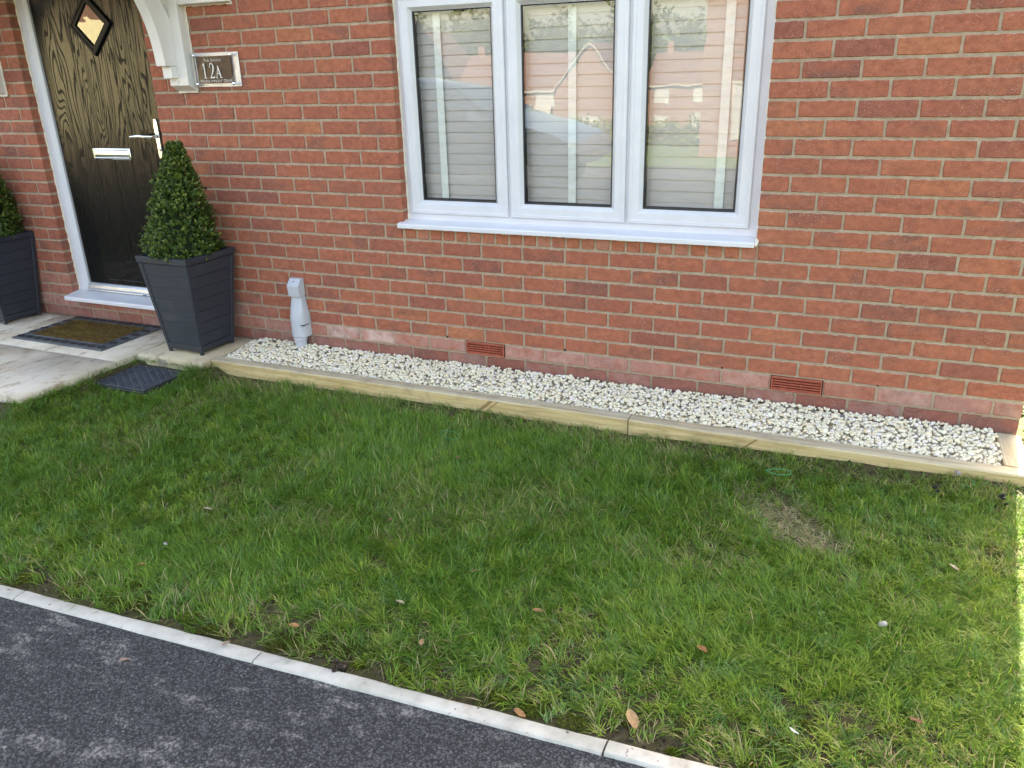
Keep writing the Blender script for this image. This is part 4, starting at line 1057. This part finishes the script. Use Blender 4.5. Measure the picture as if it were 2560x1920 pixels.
for a in [
 (1.494,-2.081,.070,TAN,-1.1,'long curled tan leaf on bare soil beside the kerb, the largest leaf'),
 (1.607,-1.752,.050,ORA,-.9,'narrow orange leaf lying deep in grass right of centre near the bottom'),
 (1.109,-1.758,.036,ORA,.1,'rust orange leaf half sunk in grass at bottom centre'),
 (.400,-.909,.036,BRN,.5,'reddish brown crumpled leaf below the left green wire loop'),
 (-.302,-1.644,.040,PALE,.1,'pale tan leaf flat in the dark grass on the left'),
 (.398,-1.456,.030,BRN,1.9,'brown upright leaf standing in grass left of centre'),
 (-.972,-1.940,.034,BRN,.3,'brown leaf in grass at the left edge of the photo'),
 (.833,-1.639,.030,BRN,.8,'small dark brown leaf between pale tan leaf and rust orange leaf'),
 (.689,-1.873,.034,PALE,-.2,'pale buff leaf in grass above the kerb, left of bottom centre'),
 (-.246,-2.019,.034,ORA,.4,'orange leaf near the kerb at lower left'),
 (.848,-2.018,.034,TAN,-1.2,'tan leaf with pointed stalk above the kerb dirt clod'),
 (1.218,-2.161,.038,ORA,-.3,'orange brown leaf touching the kerb in the moss'),
 (2.287,-1.057,.034,PALE,-.6,'pale leaf on the right of the lawn near the sunlit strip'),
 (.447,-2.090,.036,ORA,.2,'dull orange leaf by the kerb at its second joint'),
 (2.153,-1.817,.042,BRN,-.7,'brown leaf in pale grass at the lower right corner')]: fallen_leaf(*a)
fallen_leaf(.069,-2.386,.034,(.30,.19,.15),.8,'pinkish brown leaf flat on the dark road', z=-.146)
fallen_leaf(.304,-2.226,.026,(.28,.19,.14),.9,'small brown leaf resting on top of the pale kerb', z=-.136)
fallen_leaf(1.875,-1.970,.026,(.75,.74,.70),-.5,'white petal on bare soil at the lower right', curl=.8, wid=.22)
def rock(x, y, r, col, label, cat='stone', z=None, name='pebble', cnt=1):
    zz = float(lawn_z(np.array([x]), np.array([y]))[0])+.030 if z is None else z
    rs_ = np.random.default_rng(int(abs(x*997+y*331))); off = rs_.normal(0, r*.7, (cnt, 3)) if cnt > 1 else np.zeros((1, 3))
    o = stones(name, off, np.full(cnt, r/(1 if cnt == 1 else 1.6)), np.tile(np.array(col), (cnt, 1)), MAT['stone'], .75, int(abs(x*997)))
    o.location = (x, y, zz); tag(o, label, cat)
rock(2.074,-1.455,.014,(.42,.38,.35),'whitish rough stone in the middle of grass at lower right')
rock(2.334,-.425,.013,(.27,.24,.22),'grey stone at the foot of the right timber sleeper')
rock(-.267,-1.891,.009,(.36,.33,.31),'small grey pebble in the lush grass at the left')
rock(.677,-2.176,.016,(.035,.025,.018),'dark clod of soil sitting on the kerb edge', 'soil clod', -.138, 'soil_clod', 9)
rock(2.249,-.548,.011,(.018,.018,.02),'small black fragment in grass below the right green wire', 'debris', None, 'black_fragment', 4)
rock(2.480,-.540,.014,(.016,.016,.018),'black fragments in grass beside the sunlit strip', 'debris', None, 'black_fragment', 6)
def loop(pts, label):
    c_ = Vector((sum(p_[0] for p_ in pts)/len(pts), sum(p_[1] for p_ in pts)/len(pts), -.11)); P = []
    n = len(pts)
    for i in range(n-1):
        for k in range(6):
            f = k/6; p0, p1, p2, p3 = [Vector(pts[min(max(j, 0), n-1)]) for j in (i-1, i, i+1, i+2)]
            P.append(.5*((2*p1)+(p2-p0)*f+(2*p0-5*p1+4*p2-p3)*f*f+(3*p1-p0-3*p2+p3)*f**3))
    P.append(Vector(pts[-1]))
    o = G().tube(P, .0010, 6).build('wire_loop', MAT['wire'], None, org=c_, smooth=True); tag(o, label, 'wire', 'green wire loops in the lawn')
zt = -.124
loop([(.205,-.700,zt),(.245,-.690,zt+.006),(.300,-.705,zt+.004),(.325,-.735,zt),(.290,-.752,zt-.004),(.235,-.735,zt),(.212,-.712,zt)], 'green wire loop in grass left of centre near the timber')
zt = -.108
loop([(1.640,-.612,zt),(1.68,-.592,zt+.004),(1.728,-.592,zt+.004),(1.734,-.612,zt),(1.70,-.628,zt-.002),(1.66,-.626,zt),(1.640,-.610,zt+.003)], 'bright green flattened wire loop on the right of the lawn')
loop([(2.345,-.480,zt),(2.375,-.478,zt+.002),(2.392,-.455,zt+.008),(2.375,-.43,zt+.01)], 'short bent green wire near the right timber end')

# ------------------------------------------------------------------ shrub round the corner of the house
sh = thing('corner_shrub', 'dark leafy shrub in sun beyond the right corner of the house', 'shrub', (2.92, .35, -.2))
rs = np.random.default_rng(5); S = 240; d = rs.normal(0, 1, (S, 3)); d /= np.linalg.norm(d, axis=1, keepdims=True); d[:, 2] = np.abs(d[:, 2])
P = d*rs.uniform(.5, 1, (S, 1))*np.array([.22,.22,.3])+np.array([0,0,.06])
V, F, T, C_ = leaf_cloud(P, d, 8, .035, 6, lambda si, f, r_: np.array([.04,.06,.02])*r_.uniform(.4, 1.5, len(si))[:, None])
np_mesh('foliage', V, F, T, MAT['leaf'], C_, sh)
G().tube([(2.92,.35,-.2),(2.90,.33,.0),(2.86,.30,.15)], [.012,.01,.005], 6).build('stem', MAT['bark'], sh)

# ================================================================== ACROSS THE ROAD (seen in the glass, door and sign)
def facing_house(label, x0, x1, yf, zb, eaves, ridge, depth, mats, wins, gable=False, doors=(), bands=None, group=None):
    """front faces +y"""
    wall_m, roof_m = mats; h = thing('facing_house', label, 'house', ((x0+x1)/2, yf, zb), group)
    G().box(x0, x1, yf-depth, yf, zb-1.5, zb+eaves).build('wall', wall_m, h)
    if bands: G().box(x0+.3, x1-.3, yf+.002, yf+.06, zb+bands[0], zb+bands[1]).build('render_band', MAT['cream'], h)
    ov = .3
    if gable:
        xm = (x0+x1)/2
        G().loft([[(x0, yf, zb+eaves), (x1, yf, zb+eaves), (xm, yf, zb+ridge)], [(x0, yf-depth, zb+eaves), (x1, yf-depth, zb+eaves), (xm, yf-depth, zb+ridge)]]).build('gable', wall_m, h)
        rf = G().loft([[(x0-ov, yf+ov, zb+eaves-.2), (xm, yf+ov, zb+ridge+.1), (x1+ov, yf+ov, zb+eaves-.2), (x1+ov, yf+ov, zb+eaves-.05), (xm, yf+ov, zb+ridge+.3), (x0-ov, yf+ov, zb+eaves-.05)],
                  [(x0-ov, yf-depth, zb+eaves-.2), (xm, yf-depth, zb+ridge+.1), (x1+ov, yf-depth, zb+eaves-.2), (x1+ov, yf-depth, zb+eaves-.05), (xm, yf-depth, zb+ridge+.3), (x0-ov, yf-depth, zb+eaves-.05)]]).build('roof', roof_m, h)
        for sx_ in (-1, 1):
            xe = x0-ov if sx_ < 0 else x1+ov
            G().loft([[(xe, yf+ov+.03, zb+eaves-.25), (xm, yf+ov+.03, zb+ridge+.16), (xm, yf+ov+.03, zb+ridge+.30), (xe, yf+ov+.03, zb+eaves-.1)], [(xe, yf+ov+.08, zb+eaves-.25), (xm, yf+ov+.08, zb+ridge+.16), (xm, yf+ov+.08, zb+ridge+.30), (xe, yf+ov+.08, zb+eaves-.1)]]).build('bargeboard', MAT['far_white'], rf)
    else:
        yr = yf-depth/2
        rf = G().loft([[(x0-ov, yf+ov, zb+eaves-.1), (x0-ov, yr, zb+ridge), (x0-ov, yf-depth-ov, zb+eaves-.1)], [(x1+ov, yf+ov, zb+eaves-.1), (x1+ov, yr, zb+ridge), (x1+ov, yf-depth-ov, zb+eaves-.1)]]).build('roof', roof_m, h)
        G().box(x0-ov, x1+ov, yf+ov+.005, yf+ov+.12, zb+eaves-.25, zb+eaves-.08).build('gutter', MAT['far_white'], rf)
        G().box(x0+.8, x0+1.5, yr-.4, yr+.4, zb+ridge-1, zb+ridge+.9).build('chimney', wall_m, rf)
    for (wx, wz, ww, wh) in wins:
        fr = G().ringframe(wx-ww/2, wx+ww/2, zb+wz, zb+wz+wh, [(0,yf-.05),(0,yf+.05),(.09,yf+.05),(.09,yf-.02)]).build('window', MAT['far_white'], h)
        G().add([(wx-ww/2+.08,yf+.012,zb+wz+.08),(wx+ww/2-.08,yf+.012,zb+wz+.08),(wx+ww/2-.08,yf+.012,zb+wz+wh-.08),(wx-ww/2+.08,yf+.012,zb+wz+wh-.08)], [(0,1,2,3)]).build('pane', MAT['winwhite'], fr)
        G().box(wx-.04, wx+.04, yf+.02, yf+.045, zb+wz+.08, zb+wz+wh-.08).build('glazing_bar', MAT['far_white'], fr)
    for dx in doors:
        d_ = G().box(dx-.5, dx+.5, yf+.005, yf+.06, zb, zb+2.1).build('door', MAT['door_plain'], h)
        G().profile_x([(yf+.06, zb+2.3), (yf+1.0, zb+2.3), (yf+.06, zb+3.3)], dx-.9, dx+.9).build('porch', MAT['far_white'], d_)
    return h
BF = (MAT['brick_far'], MAT['roof'])
zf = ground_z(-74)
facing_house('far red roofed house with white porches, reflected in the middle pane', -38, -26.6, -74, zf, 4.7, 8.0, 9, BF, [(-36,3.0,1.6,1.3),(-32.5,3.0,1.6,1.3),(-28.2,3.0,2.2,1.4),(-33.5,.8,2.2,1.4)], doors=(-30.6,-28.3))
facing_house('far brick gabled house, reflected on the right of the middle pane', -26.2, -19.6, -72, zf, 4.6, 8.3, 10, BF, [(-22.9,.8,2.2,1.5)], gable=True)
facing_house('far brick house with two storeys of windows, reflected in the right pane edge', -18.6, -9.4, -76, zf, 4.8, 7.9, 9, BF, [(-17,3.0,1.4,1.3),(-13.4,3.0,1.4,1.3),(-17,.8,1.4,1.4),(-13.4,.8,1.4,1.4)])
facing_house('far gabled brick house with tall windows, reflected in the left pane', -47, -38, -72, zf, 5.6, 10.2, 10, BF, [(-44.5,3,1.2,2),(-42.5,3,1.2,2),(-40.5,3,1.2,2),(-42.5,.6,2.2,1.4)], gable=True)
facing_house('far red roofed house behind the parked car, reflected in the left pane', -60, -48.5, -75, zf, 4.8, 8.4, 9, BF, [(-57,3,1.6,1.3),(-52,3,1.6,1.3)])
zn = ground_z(-24)
facing_house('near brick house with white window, reflected in the right pane', -3.4, 6.5, -24, zn, 6.0, 9.5, 9, BF, [(-.9,3.6,2.0,1.5),(-1.2,.6,2.6,1.7),(3.5,3.6,1.6,1.4)])
zc_ = ground_z(-16)
facing_house('cream rendered house across the road, reflected in the front door', -27, -16.9, -16, zc_, 5.4, 8.6, 8, (MAT['brick_far'], MAT['roof']), [(-25.2,1.1,1.5,1.3)], bands=(.55, 4.1))
facing_house('low dark roofed garage beside the cream house, reflected in the house sign', -16.6, -11.5, -17, ground_z(-17), 1.7, 3.8, 5, (MAT['roof_dark'], MAT['roof_dark']), [])
# parked car in front, reflected in the window
car = thing('parked_car', 'dark blue grey hatchback parked in front, reflected in the left panes', 'car', (-3.5, -6.6, -.152))
st = [(-2.05,.55,.70,.78),(-2.0,.42,.98,.82),(-1.75,.36,1.28,.86),(-1.2,.34,1.46,.88),(-.4,.33,1.50,.88),(.3,.33,1.40,.88),(.85,.33,1.06,.88),(1.05,.33,.98,.87),(1.5,.34,.90,.85),(1.85,.38,.80,.80),(2.05,.50,.66,.70)]
def csec(x, zb_, zt_, hw, off=0.):
    sh_ = min(zt_, .98); cy = -6.6
    roofw = hw if zt_ <= 1.0 else hw*(1-.30*(zt_-1.0)/.5)
    pr = [(hw-.06, zb_), (hw, zb_+.12), (hw, .6 if zt_ > .62 else zt_-.04), (hw-.015, sh_-.03), (roofw-.02, max(sh_, zt_-.05)), (roofw-.12, zt_), (0, zt_+.02)]
    pr = pr+[(-a, b) for a, b in reversed(pr[:-1])]
    return [(-3.5+x, cy+a*(1+off), -.152+b+off) for a, b in pr]
G().loft([csec(*s_) for s_ in st]).build('body', MAT['carpaint'], car, smooth=True, angle=40)
def carwin(x0, x1, side):
    f = lambda x: np.interp(x, [s_[0] for s_ in st], [s_[2] for s_ in st])
    vs = []; fs = []; n = 8
    for i in range(n+1):
        x = x0+(x1-x0)*i/n; zt_ = f(x)-.09; lo = 1.0
        zt_ = max(zt_, lo+.005); y0 = .872; y1 = .872*(1-.30*(zt_+.04-1.0)/.5)
        vs += [(-3.5+x, -6.6+side*(y0+.004), -.152+lo), (-3.5+x, -6.6+side*(y1+.004), -.152+zt_)]
        if i: fs.append((2*i-2, 2*i, 2*i+1, 2*i-1))
    G().add(vs, fs).build('side_window', MAT['carglass'], car)
for sd in (1, -1): carwin(-1.55, -.62, sd); carwin(-.56, .62, sd)
G().add([(-3.5+.36,-6.6-.60,-.152+1.385),(-3.5+.36,-6.6+.60,-.152+1.385),(-3.5+.86,-6.6+.78,-.152+1.075),(-3.5+.86,-6.6-.78,-.152+1.075)], [(0,1,2,3)]).build('windscreen', MAT['carglass'], car)
for wx in (-1.28, 1.32):
    for sd in (-1, 1):
        wy = -6.6+sd*.80; w_ = G().tube([(-3.5+wx, wy-.1, .168), (-3.5+wx, wy+.1, .168)], .32, 24).build('wheel', MAT['tyre'], car, smooth=True, angle=40)
        G().tube([(-3.5+wx, wy+sd*.09, .168), (-3.5+wx, wy+sd*.108, .168)], .20, 18).build('rim', MAT['alu'], w_)
for sd in (-1, 1):
    G().box(-3.5+1.86, -3.5+2.0, -6.6+sd*.62-.12, -6.6+sd*.62+.12, .50, .60).build('headlight', MAT['winwhite'], car, bevel=.02)
    G().box(-3.5-2.03, -3.5-1.93, -6.6+sd*.64-.1, -6.6+sd*.64+.1, .60, .80).build('tail_light', MAT['lampred'], car, bevel=.02)
# street lamp
sx_, sy_ = -9.2, -60; zz = ground_z(sy_)
lamp = thing('street_lamp', 'tall grey street lamp reflected in the right pane', 'street lamp', (sx_, sy_, zz))
G().tube([(sx_, sy_, zz), (sx_, sy_, zz+6.2)], [.10, .06], 10).build('post', MAT['grey_metal'], lamp)
G().box(sx_-.1, sx_+.7, sy_-.12, sy_+.12, zz+6.15, zz+6.3).build('lamp_head', MAT['grey_metal'], lamp, bevel=.03)
# trees behind the far houses
def make_tree():
    root = thing('broadleaf_tree', 'broad green tree in the wood behind the far houses', 'tree', (0,0,0), 'trees behind the far houses')
    rs = np.random.default_rng(77); S = 900
    cen = rs.normal(0, 1, (26, 3))*np.array([2.6,2.6,2.4])+np.array([0,0,8.6]); ci = rs.integers(0, 26, S)
    d = rs.normal(0, 1, (S, 3)); d /= np.linalg.norm(d, axis=1, keepdims=True)
    P = cen[ci]+d*rs.uniform(.9, 1.7, (S, 1)); tn = rs.uniform(.5, 1.5, 26)
    V, F, T, C_ = leaf_cloud(P, d, 7, .55, 5, lambda si, f, r_: np.array([.055,.075,.016])*(tn[ci[si]]*r_.uniform(.7, 1.3, len(si)))[:, None])
    np_mesh('crown', V, F, T, MAT['treeleaf'], C_, root)
    G().tube([(0,0,-1),(.1,0,3),(0,.1,6),(.1,0,9)], [.38,.3,.22,.08], 10).tube([(0,0,4.5),(1.4,.3,6.5),(2.2,.5,8)], [.16,.1,.04], 7).tube([(0,0,5),(-1.3,.5,7),(-2.1,.4,8.4)], [.15,.1,.04], 7).build('trunk', MAT['bark'], root, org=(0,0,0))
    return root
tree = make_tree()
for i in range(20):
    o = tree if i == 0 else copy_tree(tree)
    x = -70+i*3.7+RND.uniform(-1.5, 1.5); y = -97-RND.uniform(0, 14)-(i % 3)*5
    o.location = (x, y, ground_z(y)-.3); o.rotation_euler = (0,0,RND.uniform(0, 6.28)); s_ = RND.uniform(.72, .98); o.scale = (s_, s_, s_*RND.uniform(.9, 1.15))
# hedge across the road
hd = thing('hedge', 'low green hedge below the far houses, reflected in the middle pane', 'hedge', (-13, -46, ground_z(-46)))
rs = np.random.default_rng(8); S = 1500; P = np.stack([rs.uniform(-9, 7, S), rs.normal(0, .5, S), rs.uniform(0, 1.3, S)], 1); d = rs.normal(0, 1, (S, 3)); d /= np.linalg.norm(d, axis=1, keepdims=True)
V, F, T, C_ = leaf_cloud(P, d, 6, .22, 5, lambda si, f, r_: np.array([.13,.15,.03])*r_.uniform(.5, 1.5, len(si))[:, None])
np_mesh('foliage', V, F, T, MAT['treeleaf'], C_, hd)
bpy.context.view_layer.update()
